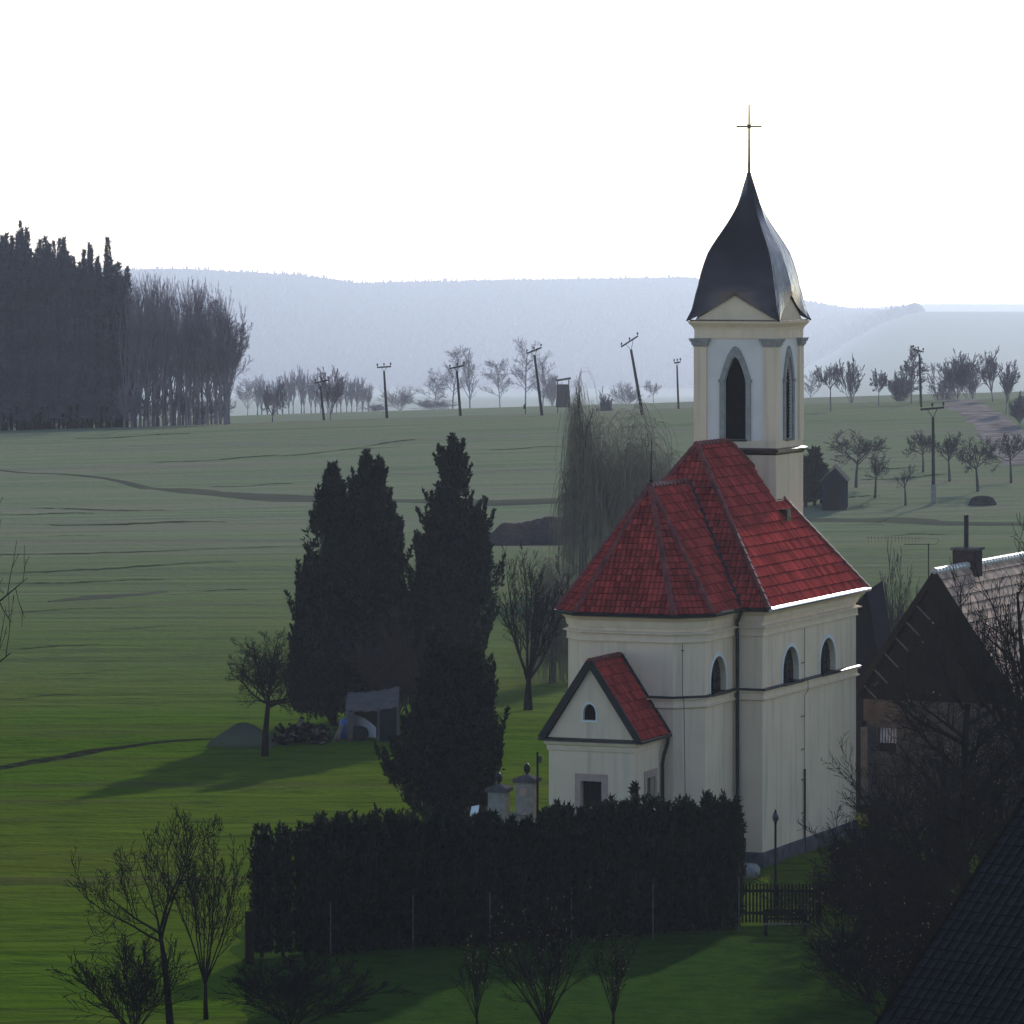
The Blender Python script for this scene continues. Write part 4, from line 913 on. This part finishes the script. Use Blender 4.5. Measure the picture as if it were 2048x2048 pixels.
# ------------------------------------------------------------------ farmhouse on the right
AB = R(24); b = at(1874, 1145, 205); base = Vector((b.x, b.y, 0)); hz_ = b.z-gz(b.x, b.y)
base.z = gz(b.x, b.y)
farm = thing('farmhouse', 'old farmhouse with a dark boarded gable and pale sunlit tiled roof right of the church', 'house', base, -AB)
HW, HE, HA, HL = 3.55, 5.35, hz_, 13.0
fm2 = lambda a, z, o: (a, -o, z)
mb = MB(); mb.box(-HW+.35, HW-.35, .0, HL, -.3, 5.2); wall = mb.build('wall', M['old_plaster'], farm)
cu = MB(); cu.box(-2.55, -1.75, -.3, .3, 3.05, 4.05); cut(wall, [cu])
mb = MB(); mb.prism([(-HW+.28, 5.21), (HW-.28, 5.21), (0, HA-.2)], fm2, -.15, .10)
gb = mb.build('gable', M['wood_dark'], farm)
mb = MB()
for i in range(24):
    x = -HW+.45+i*(2*HW-.9)/23; t = HA-.28-abs(x)*(HA-5.21)/(HW-.28); 
    if t > 5.3: mb.box(x-.018, x+.018, -.135, -.10, 5.2, t)
mb.build('batten', M['wood_dark'], gb)
win = MB(); win.ring([(-2.62, 2.98), (-2.62, 4.12), (-1.68, 4.12), (-1.68, 2.98)], [(-2.55, 3.05), (-2.55, 4.05), (-1.75, 4.05), (-1.75, 3.05)], fm2, -.1, .03, closed=True); wo = win.build('window', M['wood_grey'], farm)
mb = MB(); mb.prism([(-2.56, 3.04), (-1.74, 3.04), (-1.74, 4.06), (-2.56, 4.06)], fm2, -.22, -.19); mb.build('pane', M['glass'], wo); mb = MB()
for i in range(7): x = -2.53+i*.125; mb.box(x, x+.08, .16, .18, 3.4, 4.03)
mb.build('curtain', M['white'], wo); mb = MB(); mb.box(-2.65, -1.65, -.30, -.02, 2.85, 2.975); mb.build('window_box', M['wood_grey'], wo)
mb = MB(); mb.box(-3.05, -2.75, -.75, -.02, .9, 4.1); mb.build('porch_board', M['wood_grey'], farm); mb = MB(); mb.box(-3.5, -3.06, -.55, -.02, .6, 4.3); mb.build('door', M['wood_blue'], farm)
rp = [dict(poly=[(HW, -.30, HE), (HW, HL, HE), (0, HL, HA), (0, -.30, HA)], row=.42, colw=.25, lift=.06, wave=.03), dict(poly=[(-HW, HL, HE), (-HW, -.30, HE), (0, -.30, HA), (0, HL, HA)], row=.42, colw=.25)]
ro = roof_obj('roof', rp, M['old_tile'], farm)
ridge_caps('ridge_tile', [((0, -.30, HA+.06), (0, HL, HA+.06))], farm, mat('ridge_mortar', (.60, .56, .54), .4, spec=.8), .14, .4)
for sg in (-1, 1): mb = MB(); mb.bar((sg*(HW+.05), -.33, HE-.12), (0, -.33, HA-.06), .05, .26); mb.build('bargeboard', M['wood_dark'], farm)
mb = MB()
for sg in (-1,):
    for i in range(6): f = .12+.13*i; mb.bar((sg*HW*(1-f)+.0, -.28, HE+(HA-HE)*f-.15), (sg*HW*(1-f)+.55, -.10, HE+(HA-HE)*f-.75), .06, .06)
mb.build('brace', M['wood_grey'], farm)
chx, chy = -.15, 4.3
mb = MB(); mb.box(chx-.5, chx+.5, chy-.45, chy+.45, HA-.8, HA+.68); ch = mb.build('chimney', M['brick'], farm); mb = MB(); mb.box(chx-.58, chx+.58, chy-.53, chy+.53, HA+.68, HA+.78); mb.build('cap', M['plinth'], ch)
mb = MB(); mb.tube([(chx-.05, chy, HA+.7), (chx-.05, chy, HA+2.15)], .10, 12); mb.build('flue', M['gutter'], ch)
# aerial on the roof
q = at(1857, 1165, 207.5); o = thing('tv_aerial', 'thin aerial mast with a comb of rods above the left roof slope of the farmhouse', 'aerial', q); h = 78*.02075; mb = MB()
mb.tube([(0, 0, -.6), (0, 0, h)], .022, 6); mb.build('mast', M['iron'], o); mb = MB(); mb.tube([(-1.0, 0, h-.03), (.05, 0, h-.03)], .014, 5); mb.tube([(-2.6, .2, h+.22), (.38, 0, h+.22)], .008, 4); mb.tube([(.38, 0, h+.22), (.42, 0, h+.1), (.32, 0, h-.03), (.05, 0, h-.03)], .008, 4)
for i in range(16): x = -2.5+i*.14; mb.tube([(x, -.1, h+.05), (x, .1, h+.30)], .006, 3)
mb.build('antenna', M['iron'], o)
# dark wooden barn between the church and the farmhouse
b = on(1731, 214.5); s = .02145; zt = ZC-(1180-HY)*s-b.z; o = thing('wooden_barn', 'narrow blue black boarded barn gable squeezed between church and farmhouse', 'barn', b, -R(10))
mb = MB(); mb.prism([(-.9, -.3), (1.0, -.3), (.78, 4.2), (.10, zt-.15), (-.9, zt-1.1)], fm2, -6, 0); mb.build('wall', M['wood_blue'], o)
mb = MB(); mb.bar((.95, -.2, 3.7), (.12, -.2, zt), .10, .5) if 0 else mb.add([(.12, -.3, zt), (.12, 6, zt), (1.05, 6, 3.6), (1.05, -.3, 3.6), (.12, -.3, zt-.15), (.12, 6, zt-.15), (.95, 6, 3.55), (.95, -.3, 3.55)], [(0, 3, 2, 1), (4, 5, 6, 7), (0, 1, 5, 4), (1, 2, 6, 5), (2, 3, 7, 6), (3, 0, 4, 7)])
mb.add([(.12, -.3, zt+.002), (.12, 6, zt+.002), (-1.0, 6, zt-1.2), (-1.0, -.3, zt-1.2), (.12, -.3, zt-.15), (.12, 6, zt-.15), (-.95, 6, zt-1.3), (-.95, -.3, zt-1.3)], [(0, 1, 2, 3), (7, 6, 5, 4), (0, 4, 5, 1), (1, 5, 6, 2), (2, 6, 7, 3), (3, 7, 4, 0)])
mb.build('roof', M['wood_blue'], o); mb = MB(); mb.bar((-.8, -.06, 3.0), (.9, -.06, 3.6), .08, .10); mb.bar((-.8, -.08, 3.7), (.9, -.08, 2.9), .08, .10); mb.build('brace', M['wood_grey'], o)
# flower bed by the farmhouse
fg = 'yellow flowers in the dark yard by the church corner'
b = on(1727, 199); o = thing('flower_tub', 'dark planter with bright yellow flowers in the yard beside the church corner', 'planter', b); mb = MB(); mb.lathe([(.28, 0), (.36, .5), (.38, .55), (.30, .56)], n=12); mb.build('pot', M['plinth'], o); mb = MB(); rs = random.Random(3)
for i in range(26):
    x, y = rs.gauss(0, .16), rs.gauss(0, .16); hh = rs.uniform(.75, 1.25); mb.tube([(x*.4, y*.4, .5), (x, y, hh)], .012, 3, mi=0); c = Vector((x, y, hh))
    for k in range(3):
        a = Vector((rs.gauss(0, 1), rs.gauss(0, 1), rs.gauss(0, 1))).normalized()*.07; bb_ = a.orthogonal().normalized()*.06; mb.add([c-a, c+bb_, c+a, c-bb_], [(0, 1, 2, 3)], 1)
mb.build('flowers', [M['blade'], M['yellow']], o, fix=False)
# ---- foreground slate roof, bottom right
dn = Vector((-.68, -.735, 0)); al = Vector((.735, -.68, 0))
rk1 = Vector((11.9, 116, 11.1)); sl = 4.57/5.44
top = rk1-dn*2.6+Vector((0, 0, 2.6*sl)); bot = rk1+dn*6.6-Vector((0, 0, 6.6*sl))
base = Vector((top.x, top.y, gz(top.x, top.y)))
o = thing('slate_roofed_house', 'black slate roof of a near house filling the bottom right corner', 'house', base)
roof_obj('roof', [dict(poly=[bot-base, bot+al*13-base, top+al*13-base, top-base], row=.30, colw=.26, lift=.03, wave=.03), ], M['slate'], o)
bk = top-dn*6-Vector((0, 0, 6*sl)); roof_obj('roof', [dict(poly=[top-base, top+al*13-base, bk+al*13-base, bk-base], row=.30, colw=.26, lift=.03, wave=.03)], M['slate'], o)
mb = MB(); mb.bar(bot-base-al*.05+Vector((0, 0, -.06)), top-base-al*.05+Vector((0, 0, -.06)), .06, .24); mb.build('bargeboard', M['wood_dark'], o); mb = MB(); mb.bar(bk-base-al*.05+Vector((0, 0, -.06)), top-base-al*.05+Vector((0, 0, -.06)), .06, .24); mb.build('bargeboard', M['wood_dark'], o)
mb = MB(); q0 = bot-dn*.5+al*.4-base; q1 = bk+dn*.5+al*.4-base; zb = -1.0
t0 = top+al*.4-base-Vector((0, 0, .35))
z0 = bot.z-base.z-.1+.2; 
mb.add([(q0.x, q0.y, zb-4), (q1.x, q1.y, zb-4), (q1.x, q1.y, z0), tuple(t0), (q0.x, q0.y, z0)]+[tuple(Vector(v)+al*12) for v in ((q0.x, q0.y, zb-4), (q1.x, q1.y, zb-4), (q1.x, q1.y, z0), tuple(t0), (q0.x, q0.y, z0))],
       [(0, 1, 2, 3, 4), (9, 8, 7, 6, 5), (0, 5, 6, 1), (1, 6, 7, 2), (2, 7, 8, 3), (3, 8, 9, 4), (4, 9, 5, 0)]); mb.build('wall', M['old_plaster'], o)
# ------------------------------------------------------------------ foreground bare plants
BT('bare_tree', 'crooked black bare tree with two leaning stems in the lower left foreground', 'tree', 342, 1605, 290, 152, 71, 'fruit', rmin=.010, dens=.9, rk=.62, lean=(-.12, 0))
BT('bare_tree', 'upright black bare tree beside the open hedge end in the lower left foreground', 'tree', 412, 1640, 190, 155, 72, 'vase', rmin=.010, dens=.9, rk=.7)
BT('bare_shrub', 'low black thicket at the foot of the foreground trees', 'shrub', 270, 1850, 250, 150.5, 73, 'shrub', rmin=.012, dens=1.1)
BT('reed_clump', 'dark clump of reedy stems below the hedge at the bottom edge', 'shrub', 580, 1890, 300, 151.5, 74, 'shrub', dens=1.4, rmin=.011, m=M['bark_wet'], mt=M['bark_wet'])
BT('budding_shrub', 'black shrub speckled with pale buds at the bottom centre', 'shrub', 1090, 1770, 270, 152, 75, 'shrub', rmin=.009, m=M['bark_wet'], mt=M['bark_wet'], buds=2, dens=.8)
BT('budding_shrub', 'thin budding sapling at the bottom edge left of the speckled shrub', 'shrub', 955, 1870, 80, 151.5, 76, 'vase', rmin=.008, m=M['bark_wet'], mt=M['bark_wet'], buds=1, dens=.5)
BT('budding_shrub', 'slim budding stems at the bottom edge between speckled shrub and lawn', 'shrub', 1225, 1850, 90, 151.5, 77, 'vase', rmin=.008, m=M['bark_wet'], mt=M['bark_wet'], buds=1, dens=.5)
BT('bare_tree', 'tall bare tree with glinting twigs in front of the farmhouse gable', 'tree', 1930, 1240, 420, 168, 81, 'tall', rmin=.010, m=M['bark_wet'], buds=1, dens=1.0)
BT('bare_tree', 'big bare tree at the right edge whose boughs cross the farmhouse roof', 'tree', 2090, 905, 400, 160, 82, 'fruit', rmin=.012, dens=1.6)
BT('bare_shrub', 'glinting bare shrub right of the picket fence', 'shrub', 1690, 1680, 290, 168, 83, 'shrub', rmin=.010, m=M['bark_wet'], mt=M['bark_wet'], buds=2)
BT('bare_shrub', 'arching bare shrub below the garden bench beside the slate roof', 'shrub', 1770, 1850, 260, 153, 84, 'shrub', rmin=.010, m=M['bark_wet'], mt=M['bark_wet'], buds=2)
BT('bare_shrub', 'dense dark shrub against the farmhouse wall', 'shrub', 1850, 1410, 300, 186, 85, 'shrub', rmin=.012, m=M['bark'], dens=1.1)
BT('bare_shrub', 'black twiggy thicket between the glinting tree and the near slate roof', 'shrub', 1985, 1440, 330, 172, 88, 'shrub', rmin=.013, m=M['bark'], dens=1.8)
BT('bare_shrub', 'broad dark bush behind the glinting shrub, right of the fence', 'shrub', 1780, 1570, 280, 176, 89, 'shrub', rmin=.013, m=M['bark'], dens=1.6)
BT('bare_shrub', 'dark shrub in the yard between picket fence and church plinth', 'shrub', 1705, 1630, 130, 182, 86, 'shrub', rmin=.010, m=M['bark'])
BT('bare_shrub', 'low black brush under the tall glinting tree, left of the slate roof', 'shrub', 1835, 1640, 330, 163, 90, 'shrub', rmin=.012, m=M['bark'], dens=1.6)
BT('bare_shrub', 'tangled black brush in front of the garden bench', 'shrub', 1735, 1800, 230, 158, 91, 'shrub', rmin=.011, m=M['bark'], dens=1.5)
BT('bare_shrub', 'dark brush hugging the edge of the slate roof', 'shrub', 1860, 1760, 260, 153, 92, 'shrub', rmin=.011, m=M['bark_wet'], mt=M['bark_wet'], dens=1.5, buds=1)
BT('bare_tree', 'twigs of a bare tree reaching in at the left picture edge', 'tree', -178, 860, 180, 150, 87, 'fruit', rmin=.011, dens=.5)
# ------------------------------------------------------------------ electricity poles
ug = 'wooden electricity poles across the fields'
def utility_pole(label, base, topp, arm, dr=.12, up=False, brace=True, concrete=0):
    o = thing('electricity_pole', label, 'pole', base, 0, ug); t = Vector(topp)-base; ax = t.normalized()
    mb = MB(); mb.tube([-ax*.3+ax*concrete*.8, t*.5, t], [dr*1.15, dr, dr*.8], 8); mb.build('pole', M['pole'], o)
    if concrete: mb = MB(); mb.box(-.19, .19, -.16, .16, -.3, concrete); mb.build('footing', M['concrete'], o)
    a, c = Vector(arm[0])-base, Vector(arm[1])-base
    mb = MB(); mb.bar(a, c, .14, .16); mb.build('crossarm', M['iron'], o)
    if brace:
        mb = MB(); mb.bar(t-ax*.1, a.lerp(c, .28), .05, .05); mb.bar(t-ax*.1, a.lerp(c, .72), .05, .05); mb.build('brace', M['iron'], o)
    u = (c-a).cross(Vector((0, 1, 0))); u = -u if u.z < 0 else u; u.normalize()
    for f in (.03, .5, .97): mb = MB(); p = a.lerp(c, f); mb.lathe([(.03, .08), (.03, .2), (.085, .24), (.085, .38), (.04, .46)], tuple(p), 8); mb.build('insulator', M['iron'], o)
for bx, d, tx, ty, a0, a1, lab, dr in (
    (648, 575, 641, 772, (630, 766), (657, 760), 'leftmost pole with a crossarm in the mist, before the bare row of trees', .13),
    (774, 572, 768, 742, (754, 735), (782, 733), 'nearly upright pole left of the misty thicket', .14),
    (921, 570, 914, 742, (899, 737), (929, 731), 'pole in front of the tall misty bushes', .14),
    (1084, 566, 1069, 710, (1053, 707), (1083, 695), 'leaning pole left of the raised hide', .15),
    (1285, 545, 1262, 699, (1242, 694), (1276, 672), 'most steeply leaning pole with a tilted crossarm, above the willow', .16),
    (1357, 575, 1354, 732, (1348, 726), (1361, 724), 'thin upright pole just left of the tower', .11),
    (1842, 560, 1839, 708, (1826, 698), (1847, 704), 'half hidden pole beside the tree at the top of the orchard field', .13)):
    p = on(bx, d); utility_pole(lab, p, at(tx, ty, d), (at(*a0, d), at(*a1, d)), dr)
p = hit(1867, 1008); utility_pole('nearest tall pole with a concrete foot standing in the orchard', p, at(1866, 834, p.y), (at(1841, 819, p.y), at(1888, 815, p.y)), .13, concrete=1.5)
b = on(449, 590); o = thing('street_lamp', 'small lamp post with a curved arm at the edge of the bare wood', 'lamp', b); mb = MB(); h = ZC-(795-HY)*.059-b.z
mb.tube([(0, 0, 0), (0, 0, h), (.15, 0, h+.7), (.5, 0, h+.9)], [.10, .08, .06, .05], 6); mb.build('post', M['pole'], o); mb = MB(); mb.box(.4, .85, -.1, .1, h+.85, h+.95); mb.build('lamp_head', M['iron'], o)
b = on(1051, 590); o = thing('field_sign', 'tiny dark marker post on the field crest', 'post', b); h = ZC-(806-HY)*.059-b.z; mb = MB(); mb.box(-.05, .05, -.05, .05, 0, max(h, .6)); mb.build('post', M['pole'], o); mb = MB(); mb.box(-.25, -.06, -.03, .03, max(h, .6)-.7, max(h, .6)-.2); mb.build('plate', M['iron'], o)
# raised hide
b = on(1127, 880); s = .088; h = ZC-(758-HY)*s-b.z; o = thing('raised_hide', 'tall dark hunting hide with a light slit under its roof on the far field', 'hide', b); mb = MB()
mb.prism([(-1.4, h-5.0), (1.3, h-5.0), (1.0, h-1.0), (-1.0, h-1.0)], fm2, -2.4, 0); mb.build('cabin', M['wood_dark'], o); mb = MB(); mb.prism([(-1.3, h-.45), (1.3, h-.05), (1.3, h+.25), (-1.3, h-.15)], fm2, -2.7, .3); mb.build('roof', M['wood_dark'], o)
for x in (-1.0, .95):
    for y in (.1, 2.3): mb = MB(); mb.box(x-.08, x+.08, y-.08, y+.08, -.2, h-.2); mb.build('leg', M['wood_dark'], o)
# ------------------------------------------------------------------ trees beyond the crest
fgp = 'bare trees in the misty valley'
far = dict(rk=.6, rmin=.036, m=M['bark_hazed'], mt=M['bark_hazed'])
for px, top, w, d, sd, st, lab in (
    (495, 752, 52, 1415, 101, 'vase', 'pale misty tree nearest the end of the bare wood'),
    (545, 752, 48, 640, 102, 'fruit', 'dark round small tree before the misty row'),
    (660, 728, 62, 600, 103, 'vase', 'twin stemmed tree with upright boughs beside the leftmost pole'),
    (800, 770, 70, 1414, 104, 'shrub', 'misty thicket right of the nearly upright pole'),
    (868, 735, 64, 1400, 105, 'tall', 'misty tree left of the pole in the thicket'),
    (905, 690, 74, 1383, 106, 'tall', 'tall misty tree behind the pole in the thicket'),
    (940, 694, 34, 1380, 107, 'poplar', 'slender misty tree right of the pole in the thicket'),
    (870, 795, 110, 1404, 108, 'shrub', 'low brownish misty bush mass at the crest'),
    (1000, 716, 62, 1392, 109, 'tall', 'misty tree on the left slope of the tallest group'),
    (1050, 672, 74, 1402, 110, 'tall', 'tallest tree of the misty valley behind the leaning pole'),
    (1085, 700, 46, 1392, 111, 'poplar', 'misty tree directly behind the leaning pole'),
    (1208, 772, 34, 640, 112, 'shrub', 'round dark bush above the willow left of the steep pole'),
    (1253, 760, 62, 1381, 113, 'shrub', 'pale bush mass behind the steeply leaning pole'),
    (1307, 760, 34, 1405, 114, 'fruit', 'small pale crooked tree right of the steeply leaning pole'),
    (750, 805, 80, 1397, 115, 'shrub', 'low grey bush between the two left poles'),
    (1661, 716, 58, 545, 116, 'fruit', 'dark tree with drooping boughs on the crest right of the tower'),
    (1703, 706, 46, 620, 117, 'vase', 'pale fan shaped tree on the crest right of the tower'),
    (1757, 735, 34, 560, 118, 'fruit', 'small crooked tree alone on the crest'),
    (1822, 690, 56, 565, 119, 'tall', 'tall tree beside the half hidden pole on the crest'),
    (1800, 730, 56, 600, 120, 'shrub', 'pale brush under the tall crest tree'),
    (1915, 696, 72, 575, 121, 'shrub', 'dense brown thicket at the top of the earth track'),
    (1880, 715, 60, 660, 122, 'vase', 'pale trees behind the brown thicket'),
    (1985, 690, 52, 560, 123, 'vase', 'tall bushy tree right of the earth track'),
    (2012, 718, 40, 520, 124, 'vase', 'slim dark tree on the bank right of the earth track'),
    (1620, 735, 40, 1392, 125, 'poplar', 'faint misty tree against the right side of the tower'),
    (1945, 705, 50, 640, 126, 'vase', 'leaning pale tree just right of the brown thicket'),
    (2040, 780, 50, 500, 127, 'shrub', 'brush on the bank at the right picture edge')):
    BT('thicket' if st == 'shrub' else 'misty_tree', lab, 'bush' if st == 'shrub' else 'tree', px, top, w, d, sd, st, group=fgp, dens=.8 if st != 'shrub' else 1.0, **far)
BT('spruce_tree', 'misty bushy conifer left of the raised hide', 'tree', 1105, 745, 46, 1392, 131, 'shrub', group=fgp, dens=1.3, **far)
row = None; rs = random.Random(12); rg = 'row of bare trees along the far field edge'
for i in range(22):
    px = 515+i*10.6+rs.uniform(-3, 3); d = 1385+rs.uniform(-12, 25); b, h, w = dims(px, 745+12*math.sin(i*.6)+(18 if px > 690 else 0)+rs.uniform(-6, 6), 22, d)
    if i < 4: row_p = bare_tree('row_tree', 'slender bare tree of the even row along the far field edge', 'tree', b, h, w, 140+i, 'vase', group=rg, rmin=.05, m=M['bark_hazed'], mt=M['bark_hazed'], dens=.6); row = (row or [])+[(row_p, h)]
    else:
        src, h0 = row[i % 4]; c = copy_tree(src); c.location = b; c.rotation_euler = (0, 0, rs.uniform(0, 6.28)); c.scale = (1, 1, h/h0)
# ---- the wood on the left
sg = 'spruces of the dark wood on the left'; sp = None; rs = random.Random(8)
protos = []
for i in range(4):
    protos.append(evergreen('spruce_tree', 'dark spruce standing in the dense wood at the left edge of the field', 'tree', (0, 0, 0), [(0, 0, 1.2+i*.9, 20.8-i*.9, 3.3)], 200+i, n=1300, ln=.80, wd=.24, up=R(38), m=M['spruce'], group=sg, core=.55, lump=.22, jitter=.35, trunk=(0, 2, .26),
        prof=lambda h: (1-h)**.85*(.55+.45*(1-np.mod(h*12+.4*np.sin(h*40), 1)))+.012))
def sky_top(px): return np.interp(px, [-400, -60, 0, 40, 75, 110, 150, 190, 235, 262], [445, 455, 478, 468, 490, 480, 512, 515, 535, 560])
cnt = 0
for rowi, (d, n, off, tall) in enumerate(((572, 26, 0, -52), (580, 26, 6, -30), (590, 28, 3, -8), (602, 28, 9, 0), (616, 24, 0, 8))):
    for i in range(n):
        px = -130+off+i*(392/n)+rs.uniform(-4, 4); top = sky_top(px)+rs.uniform(-20, 34)-tall*.9
        if px > 258: continue
        b, h, w = dims(px, top, 50, d)
        c = protos[cnt] if cnt < 4 else copy_tree(protos[cnt % 4])
        c.location = b; c.rotation_euler = (0, 0, rs.uniform(0, 6.28)); c.scale = (w/5.2*rs.uniform(.95, 1.35),)*2+(h/22,); cnt += 1
for px, top, w, lab in ((41, 445, 46, 'spruce with the highest tip above the left wood'), (178, 488, 34, 'spruce with a forked tip near the right end of the dark wood'), (216, 478, 66, 'tall pointed spruce standing clear at the right end of the dark wood')):
    b, h, w_ = dims(px, top, w, 598); c = copy_tree(protos[1]); c['label'] = lab; c.location = b; c.rotation_euler = (0, 0, px); c.scale = (w_/5.2, w_/5.2, h/22)
pg2 = 'bare poplars at the end of the wood'; pp = []; rs = random.Random(18)
k = 0
for rowi, (d, n) in enumerate(((570, 15), (585, 14), (605, 13))):
    for i in range(n):
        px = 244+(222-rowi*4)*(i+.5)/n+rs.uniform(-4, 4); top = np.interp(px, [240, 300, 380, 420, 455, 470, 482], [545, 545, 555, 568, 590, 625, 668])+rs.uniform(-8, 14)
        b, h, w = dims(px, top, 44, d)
        if k < 5: c = bare_tree('poplar_tree', 'bare upright poplar among the grey trees at the end of the wood', 'tree', b, 19.0, 3.6, 230+k, 'vase' if k % 2 == 0 else 'poplar', group=pg2, rmin=.016, m=M['bark_hazed'], mt=M['bark_hazed'], dens=.5, rk=.45); pp.append(c); c.scale = (1, 1, h/19.0)
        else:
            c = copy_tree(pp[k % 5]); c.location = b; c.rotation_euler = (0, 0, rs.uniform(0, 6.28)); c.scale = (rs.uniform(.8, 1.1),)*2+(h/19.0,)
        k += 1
BT('bare_tree', 'outermost bare tree of the wood with arching boughs over the field edge', 'tree', 452, 588, 92, 566, 240, 'vase', rmin=.030, m=M['bark_hazed'], mt=M['bark_hazed'], group=pg2, dens=1.2)
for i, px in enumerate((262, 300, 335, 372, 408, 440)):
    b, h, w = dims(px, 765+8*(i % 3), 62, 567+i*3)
    if i == 0: ug_ = bare_tree('low_bush', 'low grey brush at the foot of the bare poplars', 'bush', b, h, w, 260, 'shrub', group='brush under the bare poplars', rmin=.02, m=M['bark_hazed'], mt=M['bark_hazed'], dens=.8, rk=.5)
    else: c = copy_tree(ug_); c.location = b; c.rotation_euler = (0, 0, i*1.3); c.scale = (1, 1, .8+.1*(i % 4))
# ---- wooded hill far away (reads as one mass)
rs = np.random.RandomState(55); mb = MB(); n = 27000
tt = rs.uniform(-450, 1840, n); dd_ = np.where(rs.rand(n) < .22, rs.uniform(11700, 12050, n), rs.uniform(8700, 12000, n))
for t, d in zip(tt, dd_):
    if t > 1500 and rs.rand() < (t-1500)/420: continue
    x = (t-CX)/F*d; z = gz(x, d)-.5; h = rs.uniform(15, 21)*(1.5 if rs.rand() < .05 else 1); r = rs.uniform(9.0, 14.0) if h < 22 else rs.uniform(3, 5)
    a0 = rs.rand()*6; nn = 5; k = len(mb.v)
    for lv, (rr, zz) in enumerate(((r, h*.12), (r*.75, h*.5), (r*.3, h*.85))):
        for j in range(nn): q = a0+j*6.283/nn; j_ = rs.uniform(.8, 1.2); mb.v.append((x+rr*j_*math.cos(q), d+rr*j_*math.sin(q), z+zz))
    mb.v.append((x, d, z+h))
    for lv in range(2):
        for j in range(nn): mb.f.append((k+lv*nn+j, k+lv*nn+(j+1) % nn, k+lv*nn+nn+(j+1) % nn, k+lv*nn+nn+j)); mb.mi.append(0)
    for j in range(nn): mb.f.append((k+2*nn+j, k+2*nn+(j+1) % nn, k+3*nn)); mb.mi.append(0)
o = mb.build('far_wood', mat('far_wood_leaf', (.016, .020, .022), 1, var=.05, scale=.01, spec=0), None, fix=False); o['kind'] = 'stuff'; o['label'] = 'hazy spruce forest covering the distant hill'
# ------------------------------------------------------------------ air, light, camera
AZ, EL = R(18), R(22.5)
def build_haze():
    mb = MB(); mb.box(-9700, 9700, -330, 15100, -270, 62)
    m = bpy.data.materials.new('haze_air'); m.use_nodes = True; N = m.node_tree.nodes; L = m.node_tree.links
    N.remove(N['Principled BSDF']); v = N.new('ShaderNodeVolumePrincipled')
    v.inputs['Color'].default_value = (.72, .80, .97, 1); v.inputs['Density'].default_value = HAZE; v.inputs['Anisotropy'].default_value = .6
    L.new(v.outputs['Volume'], N['Material Output'].inputs['Volume'])
    o = mb.build('haze', m); o['kind'] = 'stuff'; return o
HAZE = .000086
build_haze()
w = bpy.data.worlds.new('World'); SC.world = w; w.use_nodes = True; N = w.node_tree.nodes; L = w.node_tree.links
sky = N.new('ShaderNodeTexSky'); sky.sky_type = 'NISHITA'; sky.sun_disc = False; sky.sun_elevation = EL; sky.sun_rotation = AZ
sky.dust_density = 0.3; sky.air_density = 0.8; sky.ozone_density = 1.0; sky.altitude = 400
L.new(sky.outputs[0], N['Background'].inputs['Color']); N['Background'].inputs['Strength'].default_value = .15
sd = Vector((math.sin(AZ)*math.cos(EL), math.cos(AZ)*math.cos(EL), math.sin(EL)))
ld = bpy.data.lights.new('sun', 'SUN'); ld.energy = 2.8; ld.angle = R(.55); ld.color = (1.0, .95, .87)
lo = bpy.data.objects.new('sun', ld); COL.objects.link(lo); lo.rotation_euler = sd.to_track_quat('Z', 'Y').to_euler(); lo.location = (60, 150, 90)
cd = bpy.data.cameras.new('camera'); co = bpy.data.objects.new('camera', cd); COL.objects.link(co); SC.camera = co
co.location = (0, 0, ZC); co.rotation_euler = (R(90), 0, 0); cd.sensor_width = 36; cd.lens = 36*F/2048; cd.shift_y = -(1024-HY)/2048; cd.clip_start = 1; cd.clip_end = 30000
vs = SC.view_settings; vs.view_transform = 'Standard'; vs.look = 'None'; vs.exposure = 0.25; vs.gamma = 1.0; vs.use_curve_mapping = False
c = SC.cycles; c.use_denoising = True; c.max_bounces = 6; c.diffuse_bounces = 3; c.glossy_bounces = 3; c.volume_bounces = 0; c.transparent_max_bounces = 4; c.transmission_bounces = 3; c.sample_clamp_indirect = 6
